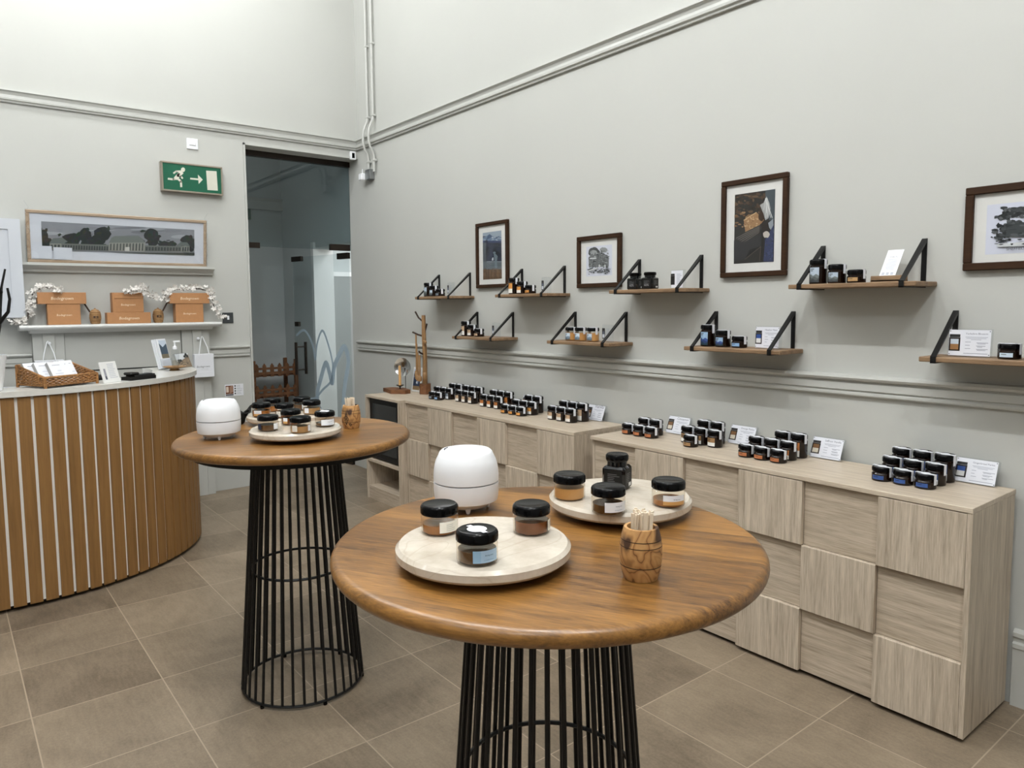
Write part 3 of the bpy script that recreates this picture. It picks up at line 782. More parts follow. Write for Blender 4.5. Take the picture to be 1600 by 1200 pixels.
# slats, equal widths along the curve
b = MB()
pts = []
L = 0; q = (CXc+CA, YL); pts.append((0.0, q, (1, 0)))
y = YL
while y < CYc-.002:
    y = min(CYc, y+.01); pts.append((y-YL, (CXc+CA, y), (1, 0)))
L = CYc-YL; pv = cp(0)
for i in range(1, 400):
    a = AE*i/399; p = cp(a); L += math.dist(p, pv); pv = p
    n = Vector((math.cos(a)/CA, math.sin(a)/CBb)).normalized(); pts.append((L, p, (n.x, n.y)))
def at(s):
    for k in range(len(pts)-1):
        if pts[k+1][0] >= s:
            f = (s-pts[k][0])/(pts[k+1][0]-pts[k][0]+1e-9)
            return [pts[k][1][j]*(1-f)+pts[k+1][1][j]*f for j in (0, 1)], [pts[k][2][j]*(1-f)+pts[k+1][2][j]*f for j in (0, 1)]
    return list(pts[-1][1]), list(pts[-1][2])
s = .022; PITCHs = .0735; SW = .059
while s+SW < pts[-1][0]:
    (xa, ya), na = at(s); (xb, yb), nb = at(s+SW)
    q = [(xa, ya), (xb, yb), (xb-.011*nb[0], yb-.011*nb[1]), (xa-.011*na[0], ya-.011*na[1])]
    b.prism([loc(p) for p in q], .022, 1.142)
    s += PITCHs
b.build('slatted_front', 'slat', rc)
dk = MB().prism([(CXc+(IA-.02)*math.cos(AE*i/NB)-.7, CYc+(IB-.02)*math.sin(AE*i/NB)+3) for i in range(NB+1)]+[(-.38, -.15), (-.38, -1.6), (1.0-.02, -1.6)], 1.04, 1.07)
dk = dk.build('till_desk', 'cupboard', None, (.7, -3, 0))
tag(dk, 'lower grey desk behind the curved counter', 'desk')
q = MB()
for (x, y) in ((.45, -2.3), (.45, -4.4), (1.5, -4.4)): q.box(x-.7-.03, x-.7+.03, y+3-.03, y+3+.03, 0, 1.04)
q = q.build('desk_legs', 'cupboard', dk)
CT = 1.1765
# wicker basket: local x along the low front edge, local y toward the high back
ax = Vector((-.14, .27)).normalized(); rzb = math.atan2(ax.y, ax.x)
bw, bd = .30, .235
bk_ = thing('wicker_basket', 'brown wicker display basket with sloping sides on the white counter', 'basket', (1.915, -2.83, CT), rzb)
def wall_weave(b, p0, p1, h0, h1, rows):
    for i in range(rows):
        f = (i+.5)/rows
        P = []
        n = 26
        for k in range(n+1):
            u = k/n; p = Vector(p0).lerp(Vector(p1), u); h = (h0+(h1-h0)*u)*f
            d = (Vector(p1)-Vector(p0)).normalized(); nn = Vector((-d.y, d.x, 0))
            P.append(p+nn*(.0045*math.sin(k*PI/1.5+i*PI))+Vector((0, 0, .012+h)))
        b.tube(P, .0038, 5)
b = MB()
wall_weave(b, (0, 0, 0), (bw, 0, 0), .045, .045, 6)
wall_weave(b, (bw, 0, 0), (bw, bd, 0), .045, .105, 10)
wall_weave(b, (0, bd, 0), (bw, bd, 0), .105, .105, 12)
wall_weave(b, (0, 0, 0), (0, bd, 0), .045, .105, 10)
b.box(.004, bw-.004, .004, bd-.004, .008, .014)
b.build('woven_body', 'wicker', bk_)
MB().tube([(0, 0, .058), (bw, 0, .058), (bw, bd, .118), (0, bd, .118)], .007, 8, closed=True).build('rim', 'wicker', bk_)
for x, y in ((.0, .0), (bw, 0), (0, bd), (bw, bd)): MB().tube([(x, y, .0), (x, y, .06 if y == 0 else .12)], .008, 8).build('corner_post', 'wicker', bk_)
for i, (x, rz_, y, lab) in enumerate(((.018, .0, .128, 'white booklet with grey spine, leftmost in the wicker basket'), (.062, .0, .100, 'white booklet second from left in the wicker basket'), (.118, .0, .072, 'white booklet with grey spine, middle of the wicker basket'), (.172, .0, .100, 'white booklet second from right in the wicker basket'), (.222, .0, .128, 'white booklet rightmost in the wicker basket'))):
    m = Matrix.Translation((1.915, -2.83, CT)) @ Matrix.Rotation(rzb, 4, 'Z') @ Matrix.Translation((x, y, .017)) @ Matrix.Rotation(rz_, 4, 'Z') @ Matrix.Rotation(math.radians(-33), 4, 'X')
    t = thing('booklet', lab, 'booklet', m.translation, 0, 'booklets in the wicker basket'); t.matrix_world = m
    wq = (.072, .076, .085, .075, .066)[i]
    MB().box(-.008, wq, 0, .022, 0, .135).build('pages', 'whitepaper', t)
    MB().box(-.0095, -.008, 0, .022, 0, .135).build('spine', 'greypaper', t)
    b = MB(); art = Art(b, -.0002)
    art.rect_(.012, .112, .055, .116, rgb(160, 165, 176))
    for k in range(4): art.rect_(.01+random.uniform(0, .02), .02+k*.018, .03+random.uniform(0, .03), .026+k*.018, rgb(200, 205, 216))
    b.build('cover_print', 'print', t)
# counter sign card
def facing(x, y, nx, ny, z, lean): # local -Y faces (nx,ny), leaning back
    a = math.atan2(ny, nx)+PI/2
    return Matrix.Translation((x, y, z)) @ Matrix.Rotation(a, 4, 'Z') @ Matrix.Rotation(math.radians(-lean), 4, 'X')
t = thing('counter_sign', 'small white price card leaning beside the wicker basket', 'sign'); t.matrix_world = facing(1.79, -2.485, .80, .60, CT, 16)
MB().box(-.06, .06, 0, .010, 0, .125, bev=.002).build('acrylic_block', 'whitemetal', t)
b = MB(); art = Art(b, -.0003)
art.rect_(-.045, .02, -.030, .085, rgb(150, 150, 158)); art.rect_(-.043, .022, -.032, .04, rgb(70, 74, 84))
for k in range(9): art.rect_(-.012, .108-k*.010, random.uniform(.03, .048), .111-k*.010, rgb(176, 180, 192))
b.build('printed_side', 'print', t)
# card terminal
t = thing('card_terminal', 'black card payment terminal lying on the white counter', 'card reader', (1.68, -2.325, CT), math.radians(118))
MB().profx([(-.042, 0), (.042, 0), (.042, .02), (-.042, .02)], -.09, .085).profx([(-.04, .02), (.04, .02), (.036, .03), (-.036, .03)], -.06, .082).build('body', 'matblack', t)
MB().box(-.085, -.02, -.036, .036, .030, .046, tf=mtf(Matrix.Rotation(-.0, 4, 'Y')), bev=.008).build('printer_hump', 'matblack', t)
MB().box(-.012, .02, -.028, .028, .0302, .0335).build('screen', 'screen', t)
b = MB()
for i in range(3):
    for j in range(4): b.box(.026+j*.013, .036+j*.013, -.026+i*.018, -.012+i*.018, .030, .0335, bev=.001)
b.build('keypad', 'darkgrey', t)
# receipt printer behind the basket
t = thing('receipt_printer', 'black receipt printer behind the wicker basket', 'printer', (1.44, -2.52, 1.0705), math.radians(110))
MB().box(-.075, .075, -.06, .06, 0, .125, bev=.012).build('body', 'matblack', t)
MB().box(-.05, .05, -.02, -.012, .125, .128).build('paper_slot', 'darkgrey', t)
# dish, pump bottle, leaflets
t = thing('wooden_dish', 'round dark wooden dish on foot at end of counter', 'dish', (1.16, -2.0, CT), 0)
MB().lathe([(.032, 0), (.034, .004), (.024, .012), (.05, .018), (.072, .026), (.074, .029), (.066, .028), (.04, .021), (0, .020)], 32).build('bowl', 'utensil', t)
DZ = CT+.0215
t = thing('pump_bottle', 'clear pump bottle with white pump standing on the wooden dish', 'bottle', (1.175, -1.995, DZ), .3)
MB().box(-.021, .021, -.021, .021, 0, .125, bev=.008).build('bottle_body', 'acrylic', t)
MB().box(-.018, .018, -.018, .018, .003, .05, bev=.006).build('liquid', 'glass', t)
MB().lathe([(.014, .125), (.014, .142), (.007, .146), (.005, .150), (.005, .172), (.009, .173), (.009, .182), (0, .184)], 16).tube([(0, 0, .178), (.03, .02, .178)], .005, 8).build('pump', 'white', t)
t = thing('leaflet_holder', 'clear leaflet holder leaning behind the pump bottle', 'holder'); t.matrix_world = facing(1.02, -2.03, .78, .62, CT, 14)
MB().box(-.06, .06, 0, .004, 0, .20).box(-.06, .06, -.034, -.030, 0, .07).box(-.06, .06, -.034, .004, 0, .004).build('acrylic_tray', 'acrylic', t)
for i, lab in enumerate(('front folded leaflet with dark cover in the clear holder', 'middle white leaflet in the clear holder', 'rear white leaflet in the clear holder')):
    t = thing('leaflet', lab, 'leaflet', group='leaflets in the clear holder'); t.matrix_world = facing(1.02, -2.03, .78, .62, CT, 14) @ Matrix.Translation((0.006-i*.012, -.024+i*.009, .0045))
    MB().box(-.045, .045, 0, .006, 0, .21).build('folded_paper', 'whitepaper', t)
    if i == 0:
        b = MB(); art = Art(b, -.0003); art.rect_(-.03, .07, .042, .20, rgb(64, 80, 96)); art.poly([(-.03, .20), (.042, .20), (.042, .175), (.0, .15), (-.03, .18)], rgb(188, 200, 214)); art.rect_(-.03, .07, .042, .1, rgb(120, 110, 90))
        b.build('cover_print', 'print', t)
t = thing('photo_block', 'clear block with landscape photo at end of counter', 'photo', group=None); t.matrix_world = facing(1.01, -1.885, .72, .69, CT, 20)
MB().box(-.082, .082, 0, .012, 0, .115, bev=.002).build('acrylic_block', 'acrylic', t)
b = MB(); art = Art(b, -.0004); X0, X1 = -.078, .078
art.rect_(X0, .005, X1, .110, rgb(214, 218, 222))
art.poly([(X0, .005), (X1, .005), (X1, .1), (.03, .075), (-.02, .06), (X0, .05)], rgb(134, 116, 96))
for i in range(26): art.ell(random.uniform(-.06, .07), random.uniform(.02, .065), random.uniform(.008, .02), random.uniform(.002, .006), rgb(*random.choice([(104, 90, 76), (150, 132, 110), (84, 76, 66)])), 8)
for cx, cy, r in ((-.052, .058, .016), (-.03, .06, .012), (.03, .085, .014), (.05, .10, .016), (.06, .085, .014), (-.06, .05, .012)): art.ell(cx, min(cy, .098), r, r*.8, rgb(40, 42, 40), 12, wob=.25)
b.build('photo_print', 'print', t)
# white pot with black twisted branches
t = thing('branch_vase', 'white pot of black twisted branches at the left edge of counter', 'vase', (1.85, -3.075, CT), 0)
MB().lathe([(.055, 0), (.060, .003), (.088, .19), (.084, .19), (.058, .012), (0, .012)], 36).build('pot', 'white', t)
MB().tube([(-.01, -.02, .02), (0, -.015, .12), (.0, .0, .20), (0, .015, .26), (-.01, -.0, .33), (0, -.02, .42)], .03, 10, taper=[1, 1.1, 1.2, 1.2, .8, .3]).build('trunk', 'matblack', t)
TW = [[(0, 0, .2), (.0, .035, .42), (0, .045, .55), (0, .055, .66), (0, .075, .77)], [(0, .03, .42), (.02, .075, .50), (.02, .085, .58), (.02, .078, .65)], [(0, .0, .3), (0, .005, .5), (0, .03, .60), (0, .022, .70), (0, .012, .76)], [(0, -.02, .38), (0, -.06, .55), (.02, -.10, .75)], [(0, .05, .62), (.02, .03, .68), (.03, .02, .72)]]
for P in TW: MB().tube([(x, y+.03, z*.83) for x, y, z in P], .007, 6, taper=[1.6, 1.2, 1, .8, .7][:len(P)]).build('branch', 'matblack', t)
# ================================================================== bar tables
TT = 1.075
def toward(x, y): return math.atan2(-3.27-y, 6.51-x)
def bar_table(label, cx, cy, R_, bx=None, by=None, rot=0.0):
    t = thing('bar_table', label, 'table', (cx, cy, 0), rot, 'round bar tables')
    th = .037; r = th/2
    pr = [(R_-r+r*math.cos(a), TT-r+r*math.sin(a)) for a in [(-PI/2+PI*i/10) for i in range(11)]]
    MB().lathe([(0, TT-th)]+pr+[(0, TT)], 128, caps=False).build('tabletop', 'mango', t)
    MB().lathe([(R_*.80, TT-th-.026), (R_*.86, TT-th-.026), (R_*.86, TT-th), (R_*.80, TT-th)], 96, smooth=False).lathe([(0, TT-th-.012), (R_*.82, TT-th-.012), (R_*.82, TT-th), (0, TT-th)], 96, smooth=False, caps=False).build('support_ring', 'matblack', t)
    zt = TT-th-.013; rt, rb = .172, .248
    ph0 = toward(cx, cy)-rot
    def rr(z): return rb+(rt-rb)*z/zt
    N = 36
    for i in range(N):
        a = 2*PI*i/N+ph0
        MB().tube([(rb*math.cos(a), rb*math.sin(a), .016), (rt*math.cos(a), rt*math.sin(a), zt)], .0057, 8).build('rod', 'blackmetal', t)
    def circ(r_, z, rad, nm, n=72): MB().tube([(r_*math.cos(2*PI*i/n), r_*math.sin(2*PI*i/n), z) for i in range(n)], rad, 6, closed=True).build(nm, 'blackmetal', t)
    circ(rb, .016, .006, 'base_ring'); circ(rr(.515)-.012, .515, .0055, 'middle_ring'); circ(rt, zt-.006, .006, 'top_ring')
    for i in range(6):
        a = 2*PI*i/6+.3
        MB().lathe([(.008, 0), (.008, .012), (0, .012)], 10, c=(rb*math.cos(a), rb*math.sin(a), 0)).build('foot', 'black', t)
    return t
bar_table('nearest round mango wood bar table on black wire cage base', 5.298, -2.21, .48)
bar_table('farther round mango wood bar table on black wire cage base', 3.592, -2.116, .475, rot=.7)

def turntable(label, x, y, rot):
    t = thing('turntable', label, 'tray', (x, y, TT+.0005), rot, 'round marble turntables')
    MB().lathe([(.10, 0), (.105, .004), (.105, .015), (0, .015)], 48).build('swivel_base', 'matblack', t)
    R_, a, b_ = .18, .016, .043
    MB().lathe([(0, a), (R_-.006, a), (R_, a+.006), (R_, b_-.007), (R_-.007, b_), (0, b_)], 96, smooth=True).build('marble_disc', 'marble', t)
    return t
turntable('cream marble turntable at front of the near table holding three jars', 5.332, -2.413, .3)
turntable('cream marble turntable at back of the near table with square black jar', 5.256, -1.925, 1.9)
turntable('cream marble turntable in front on the far table', 3.69, -2.153, .9)
turntable('cream marble turntable behind on the far table', 3.29, -2.03, 2.5)
JZ = TT+.0005+.043+.0006

# --- tasting jars
def cyl_patch(b, r, a0, a1, z0, z1, m=0, n=10, col=None, th=.0004):
    vs = []; fs = []
    for i in range(n+1):
        a = a0+(a1-a0)*i/n
        vs += [(r*math.cos(a), r*math.sin(a), z0), (r*math.cos(a), r*math.sin(a), z1)]
    for i in range(n): fs.append((2*i, 2*i+2, 2*i+3, 2*i+1))
    b.add(vs, fs, m, True, col)
def cyl_text(b, t, r, ac, z, wdt, col, m=0, shear=0.0):
    vs, fs = text_mesh(t, shear)
    b.add([(r*math.cos(ac+(u-.5)*wdt/r), r*math.sin(ac+(u-.5)*wdt/r), z+v*wdt) for u, v in vs], fs, m, False, col)
def lid_profile(r, z0, h): return [(r-.002, z0), (r, z0+.002, 1), (r, z0+h-.006, 1), (r-.002, z0+h-.002), (r-.005, z0+h), (r-.009, z0+h-.0012), (0, z0+h-.0012)]
def tasting_jar(label, x, y, rot, fill, honey, labs, sticker=False):
    t = thing('tasting_jar', label, 'jar', (x, y, JZ), rot, 'tasting jars on the turntables')
    r = .0395
    MB().lathe([(r-.004, 0), (r-.001, .002), (r, .005), (r, .036), (r-.003, .039), (r-.003, .046)], 40, caps=False).build('glass_body', 'glass', t)
    MB().lathe([(r-.006, .002), (r-.003, .005), (r-.003, fill), (0, fill)], 36).build('honey', honey, t)
    MB().lathe(lid_profile(r+.001, .041, .021), 80, flute=.018, nfl=40).build('lid', 'black', t)
    for (ac, hw, kind) in labs:
        b = MB()
        z0, z1 = .008, .031
        pc = {'blue': rgb(168, 196, 220), 'white': rgb(238, 240, 244), 'cream': rgb(242, 238, 226), 'tan': rgb(238, 240, 244), 'dark': rgb(44, 52, 74)}[kind]
        cyl_patch(b, r+.0005, ac-hw, ac+hw, z0, z1, 0, 10, pc)
        if kind == 'tan': cyl_patch(b, r+.0007, ac-hw, ac+hw, z0, z0+.009, 0, 10, rgb(206, 158, 96))
        if kind == 'blue': cyl_patch(b, r+.0007, ac-hw, ac-hw*.45, z0, z1, 0, 5, rgb(148, 184, 212))
        if kind in ('blue', 'white', 'tan') and hw > .4:
            cyl_text(b, BR, r+.0009, ac+.12, z0+.0125, .018, rgb(40, 60, 84), 0, .2)
            if kind != 'tan': cyl_text(b, 'FLOWER HONEY', r+.0009, ac+.12, z0+.004, .022, rgb(110, 140, 170))
        elif kind == 'cream':
            for k in range(4): cyl_patch(b, r+.0008, ac-.25, ac+random.uniform(.1, .4), z0+.004+k*.004, z0+.0048+k*.004, 0, 4, rgb(170, 172, 168))
        b.build('paper_label', 'print', t)
    if sticker:
        b = MB(); b.lathe([(.019, .0612), (.019, .0617), (0, .0617)], 24)
        b.box(-.028, .028, -.005, .005, .0613, .0616)
        b.build('lid_sticker', 'whitepaper', t)
    return t
def tj(label, x, y, fill, honey, labs, sticker=False):
    a = toward(x, y); tasting_jar(label, x, y, 0, fill, honey, [(a+da, hw, k) for da, hw, k in labs], sticker)
tj('tasting jar of amber honey with cream label, rear left of the front turntable', 5.224, -2.45, .021, 'honey1', [(.62, .62, 'cream')])
tj('tasting jar with pale blue label and white lid sticker on front turntable', 5.42, -2.492, .026, 'honey4', [(.48, .68, 'blue')], True)
tj('tasting jar of brown honey, rear right of the front turntable', 5.35, -2.299, .028, 'honey2', [(1.35, .3, 'cream')])
tj('tasting jar filled with pale creamed honey, left of the square black jar', 5.202, -2.05, .029, 'honey3', [])
tj('tasting jar with white label standing before the square black jar', 5.35, -2.064, .022, 'honey4', [(.55, .75, 'white')])
tj('tasting jar with white and tan label at right of back turntable', 5.401, -1.91, .017, 'honey1', [(.42, .72, 'tan')])
tj('tasting jar of dark honey with square white label, front left on far table', 3.699, -2.269, .025, 'honey4', [(.85, .30, 'white'), (-.95, .25, 'dark')])
tj('tasting jar behind the foremost jar, tan label, far table front turntable', 3.609, -2.141, .028, 'honey2', [(-.6, .25, 'tan')])
tj('foremost tasting jar on the far table, narrow white label at right', 3.826, -2.188, .026, 'honey5', [(.95, .2, 'white'), (-.6, .28, 'cream')])
tj('tasting jar with wide white label and lid sticker beside the stick barrel', 3.748, -2.053, .016, 'honey4', [(.38, .75, 'white')], True)
tj('tasting jar of golden honey, leftmost on the far table back turntable', 3.315, -2.16, .029, 'honey1', [(-.45, .45, 'tan')])
tj('tasting jar of amber honey, far left rear of the back turntable', 3.185, -2.06, .027, 'honey1', [(.9, .4, 'cream')])
tj('tasting jar at right edge of the back turntable with pale honey', 3.385, -1.955, .029, 'honey5', [(-.62, .28, 'white')])
tj('tasting jar nearest the front on the back turntable', 3.405, -2.09, .025, 'honey2', [(-.7, .3, 'cream')])
tj('tasting jar with white label, rearmost on the far table', 3.235, -1.94, .028, 'honey4', [(.35, .32, 'white')])

def square_jar(label, x, y, z, rot, txt=True, group=None, h=.062, s_=.031):
    t = thing('square_jar', label, 'jar', (x, y, z), rot, group)
    MB().box(-s_, s_, -s_, s_, 0, h, bev=.006).lathe([(s_*.84, h-.002), (s_*.84, h+.012), (s_*.78, h+.014)], 24).build('glass_body', 'blackglass', t)
    b = MB(); e = s_*.78
    for k in range(4):
        b.box(-e, e, -s_-.0006, -s_, .006, h-.008, tf=rotz(k*PI/2))
    b.build('black_label', 'matblack', t)
    b = MB()
    for k in range(4):
        q = MB(); a = Art(q, -s_-.0008)
        for i in range(6): a.rect_(-e*.6, h-.02-i*.0045, random.uniform(-.1, .75)*e, h-.0185-i*.0045, rgb(96, 96, 98))
        a.rect_(e*.0, .009, e*.75, .018, rgb(206, 206, 206)) if k % 2 else (a.text('62%', -e*.5, .018, e*1.0, rgb(150, 150, 152)) if txt else None)
        f = rotz(k*PI/2)
        b.add([f(Vector(v)) for v in q.v], q.f, 0, False)
        b.c[-len(q.f):] = q.c
    b.build('label_print', 'print', t)
    MB().lathe([(s_*.9, h+.012), (s_*.97, h+.016), (s_*.97, h+.026), (s_*.88, h+.030), (s_*.8, h+.029), (0, h+.029)], 40).build('lid', 'black', t)
    return t
square_jar('square black glass jar standing at back of the near table turntable', 5.212, -1.888, JZ, math.radians(23), txt=False)

def stick_barrel(label, x, y, n, rot, rng, sl, leaf=False, sticks=''):
    t = thing('stick_barrel', label, 'pot', (x, y, TT+.0006), rot, 'olive wood stick barrels')
    R0 = .041
    pr = []
    for i in range(26):
        z = .100*i/25; r = R0*(1-.20*((z-.05)/.05)**2)
        for g_ in (.028, .066, .078):
            if abs(z-g_) < .0015: r -= .0012
        pr.append((r, z))
    pr += [(R0*.78, .1005), (R0*.66, .100), (R0*.66, .02), (0, .02)]
    MB().lathe(pr, 48).build('barrel_body', 'olive', t)
    b = MB()
    for z in (.028, .066, .078):
        r = R0*(1-.20*((z-.05)/.05)**2)+.0003
        cyl_patch(b, r, 0, 2*PI, z-.0008, z+.0008, 0, 48)
    b.build('burnt_line', 'burn', t)
    if leaf:
        b = MB(); a0 = toward(x, y)-rot-.55
        for p in ([(-.25, .045), (0, .072), (.28, .045), (0, .018), (-.25, .045)], [(0, .018), (0, .066)], [(-.15, .034), (0, .05), (.16, .034)], [(-.18, .046), (0, .06), (.18, .046)], [(.3, .022), (.45, .026), (.6, .02), (.45, .012), (.3, .022)], [(.35, .019), (.55, .019)]):
            P = []
            for k in range(len(p)-1):
                for q in range(5):
                    u = p[k][0]+(p[k+1][0]-p[k][0])*q/4; z = p[k][1]+(p[k+1][1]-p[k][1])*q/4
                    r = R0*(1-.20*((z-.05)/.05)**2)
                    P.append((r*math.cos(a0+u), r*math.sin(a0+u), z))
            b.tube(P, .0011, 5)
        b.build('burnt_leaf', 'burn', t)
    for i in range(n):
        a = rng.uniform(0, 2*PI); rr = .0215*math.sqrt(rng.random())
        h = rng.uniform(.108, .114)
        m = Matrix.Translation((x+rr*math.cos(a), y+rr*math.sin(a), TT+.0215)) @ Matrix.Rotation(rng.uniform(-.05, .05), 4, 'X') @ Matrix.Rotation(rng.uniform(-.06, .06), 4, 'Y') @ Matrix.Rotation(rng.uniform(0, PI), 4, 'Z')
        o = MB().box(-.0034, .0034, -.0008, .0008, 0, h-.002, bev=.0004)
        o = o.build('tasting_stick', 'stick'); o.matrix_world = m
        tag(o, sticks, 'stick', 'tasting sticks in '+sl)
rs = random.Random(4)
stick_barrel('olive wood barrel full of tasting sticks on the near table', 5.5974, -2.2306, 42, .4, rs, 'the near barrel', sticks='pale wooden tasting stick in the near olive wood barrel')
stick_barrel('olive wood barrel with burnt leaf mark on the far table', 3.62, -1.875, 18, 1.4, rs, 'the far barrel', leaf=True, sticks='pale wooden tasting stick in the barrel on the far table')

def table_bin(label, x, y, rot):
    t = thing('table_bin', label, 'bin', (x, y, TT+.0006), rot, 'white tabletop bins')
    def rad(z):
        u = (z-.072)/.075
        return .0845*(1-abs(u)**3.0*.17)
    lo = [(0, .007), (.046, .007), (.056, .010), (.064, .017)]+[(rad(z), z, 1) for z in [.026+.0465*i/8 for i in range(9)]]
    MB().lathe(lo, 200, flute=.006).build('lower_tub', 'white', t)
    hi = [(rad(z), z) for z in [.0765+.0545*i/10 for i in range(11)]]+[(.0725, .141), (.0685, .150), (.0625, .1555), (.0575, .1565), (.0565, .1545), (.0565, .146)]
    MB().lathe([(rad(.0765)-.002, .0752)]+hi+[(0, .146)], 72).build('upper_shell', 'white', t)
    MB().lathe([(.0545, .1465), (.0545, .1545), (.053, .1555), (0, .1565)], 60).build('swing_lid', 'white', t)
    MB().box(-.012, .012, -.0560, -.0530, .1545, .1562, tf=rotz(toward(x, y)-rot-1.9+PI/2)).build('hinge_slot', 'matblack', t)
    for i in range(4):
        a = PI/4+i*PI/2
        MB().lathe([(.004, 0), (.0055, .004), (.008, .014), (0, .014)], 12, c=(.055*math.cos(a), .055*math.sin(a), 0)).build('foot', 'white', t)
table_bin('white barrel shaped tabletop bin on the near table', 4.985, -2.214, .25)
table_bin('white barrel shaped tabletop bin on the far table', 3.49, -2.395, .5)
t = thing('teapot', 'small black teapot half hidden behind the far white bin', 'teapot', (3.185, -2.225, TT+.0006), toward(3.185, -2.225)+PI/2)
MB().lathe([(.024, 0), (.032, .008), (.036, .03), (.03, .052), (.016, .060), (.016, .064), (0, .066)], 28).build('pot_body', 'matblack', t)
MB().tube([(.028, 0, .03), (.044, 0, .055), (.060, 0, .078), (.074, 0, .088)], .008, 8, taper=[1.2, 1, .8, .6]).build('spout', 'matblack', t)
MB().tube([(.03, -.01, .054), (.046, -.012, .066), (.058, -.012, .064), (.056, -.012, .054), (.040, -.012, .049), (.03, -.01, .047)], .0035, 8).build('handle', 'matblack', t)
# ================================================================== sideboards along the right wall
ST = .874
def sideboard(label, x0, x1):
    t = thing('sideboard', label, 'sideboard', (x0, 0, 0), 0, 'pale oak sideboards with chequered fronts')
    W = x1-x0; yf = -.425; yp = -.443
    b = MB().box(0, .018, yf, -.02, .018, ST-.02).box(W-.018, W, yp+.002, -.02, .018, ST-.02).box(.018, W-.018, -.04, -.02, .03, ST-.02)
    b.build('side_panels', 'oak_v', t)
    MB().box(0, W, yp, -.012, ST-.02, ST, bev=.0015).build('top_board', 'oak_top', t)
    MB().box(.03, W-.03, -.39, -.06, 0, .03).build('plinth', 'matblack', t)
    MB().box(.018, W-.018, -.400, -.395, .03, ST-.02).build('inner_frame', 'oak_h', t)
    cw = (W-.036)/6
    zs = [.020, .297, .577, ST-.0215]
    for c in range(6):
        for r in range(3):
            xa, xb = .018+c*cw, .018+(c+1)*cw
            up = (c+r) % 2 == 1                          # r 0 = bottom
            za, zb = zs[r], zs[r+1]
            if up: MB().box(xa+.0008, xb-.0008, yp, -.402, za, zb-.002, bev=.0012).build('door_panel', 'oak_v', t)
            else: MB().box(xa+.0008, xb-.0008, yp+.020, -.402, za, zb-.002, bev=.0008).build('door_panel', 'oak_h', t)
    return t
sideboard('near pale oak sideboard with chequered door panels', 3.648, 5.562)
sideboard('far pale oak sideboard with chequered door panels', 1.602, 3.516)
u = thing('open_cabinet', 'pale oak open cabinet housing black mini fridge at far end', 'cabinet', (1.035, 0, 0))
W = .563; D = -.497
b = MB().box(0, .02, D, -.02, 0, ST-.02).box(W-.02, W, D, -.02, 0, ST-.02).box(.02, W-.02, -.035, -.02, .1, ST-.02)
b.build('side_panels', 'oak_v', u)
MB().box(0, W, D, -.012, ST-.02, ST, bev=.0015).build('top_board', 'oak_top', u)
MB().box(.02, W-.02, D+.002, -.035, .318, .338).build('shelf', 'oak_h', u)
MB().box(.02, W-.02, D+.01, D+.03, 0, .108).box(.02, W-.02, D+.03, -.035, .09, .108).build('plinth', 'oak_h', u)
fr = thing('mini_fridge', 'black glass fronted mini fridge inside the pale oak open cabinet', 'fridge', (1.035+W/2, -.27, .3385))
MB().box(-.255, .255, -.17, .2, 0, .51, bev=.004).build('cabinet', 'matblack', fr)
q = MB().box(-.255, .255, -.20, -.171, .01, .51, bev=.004).build('door', 'matblack', fr)
MB().box(-.20, .20, -.203, -.199, .06, .47).build('window_pane', 'blackglass', q)
MB().box(.225, .24, -.215, -.20, .2, .36, bev=.004).build('handle', 'darkgrey', q)

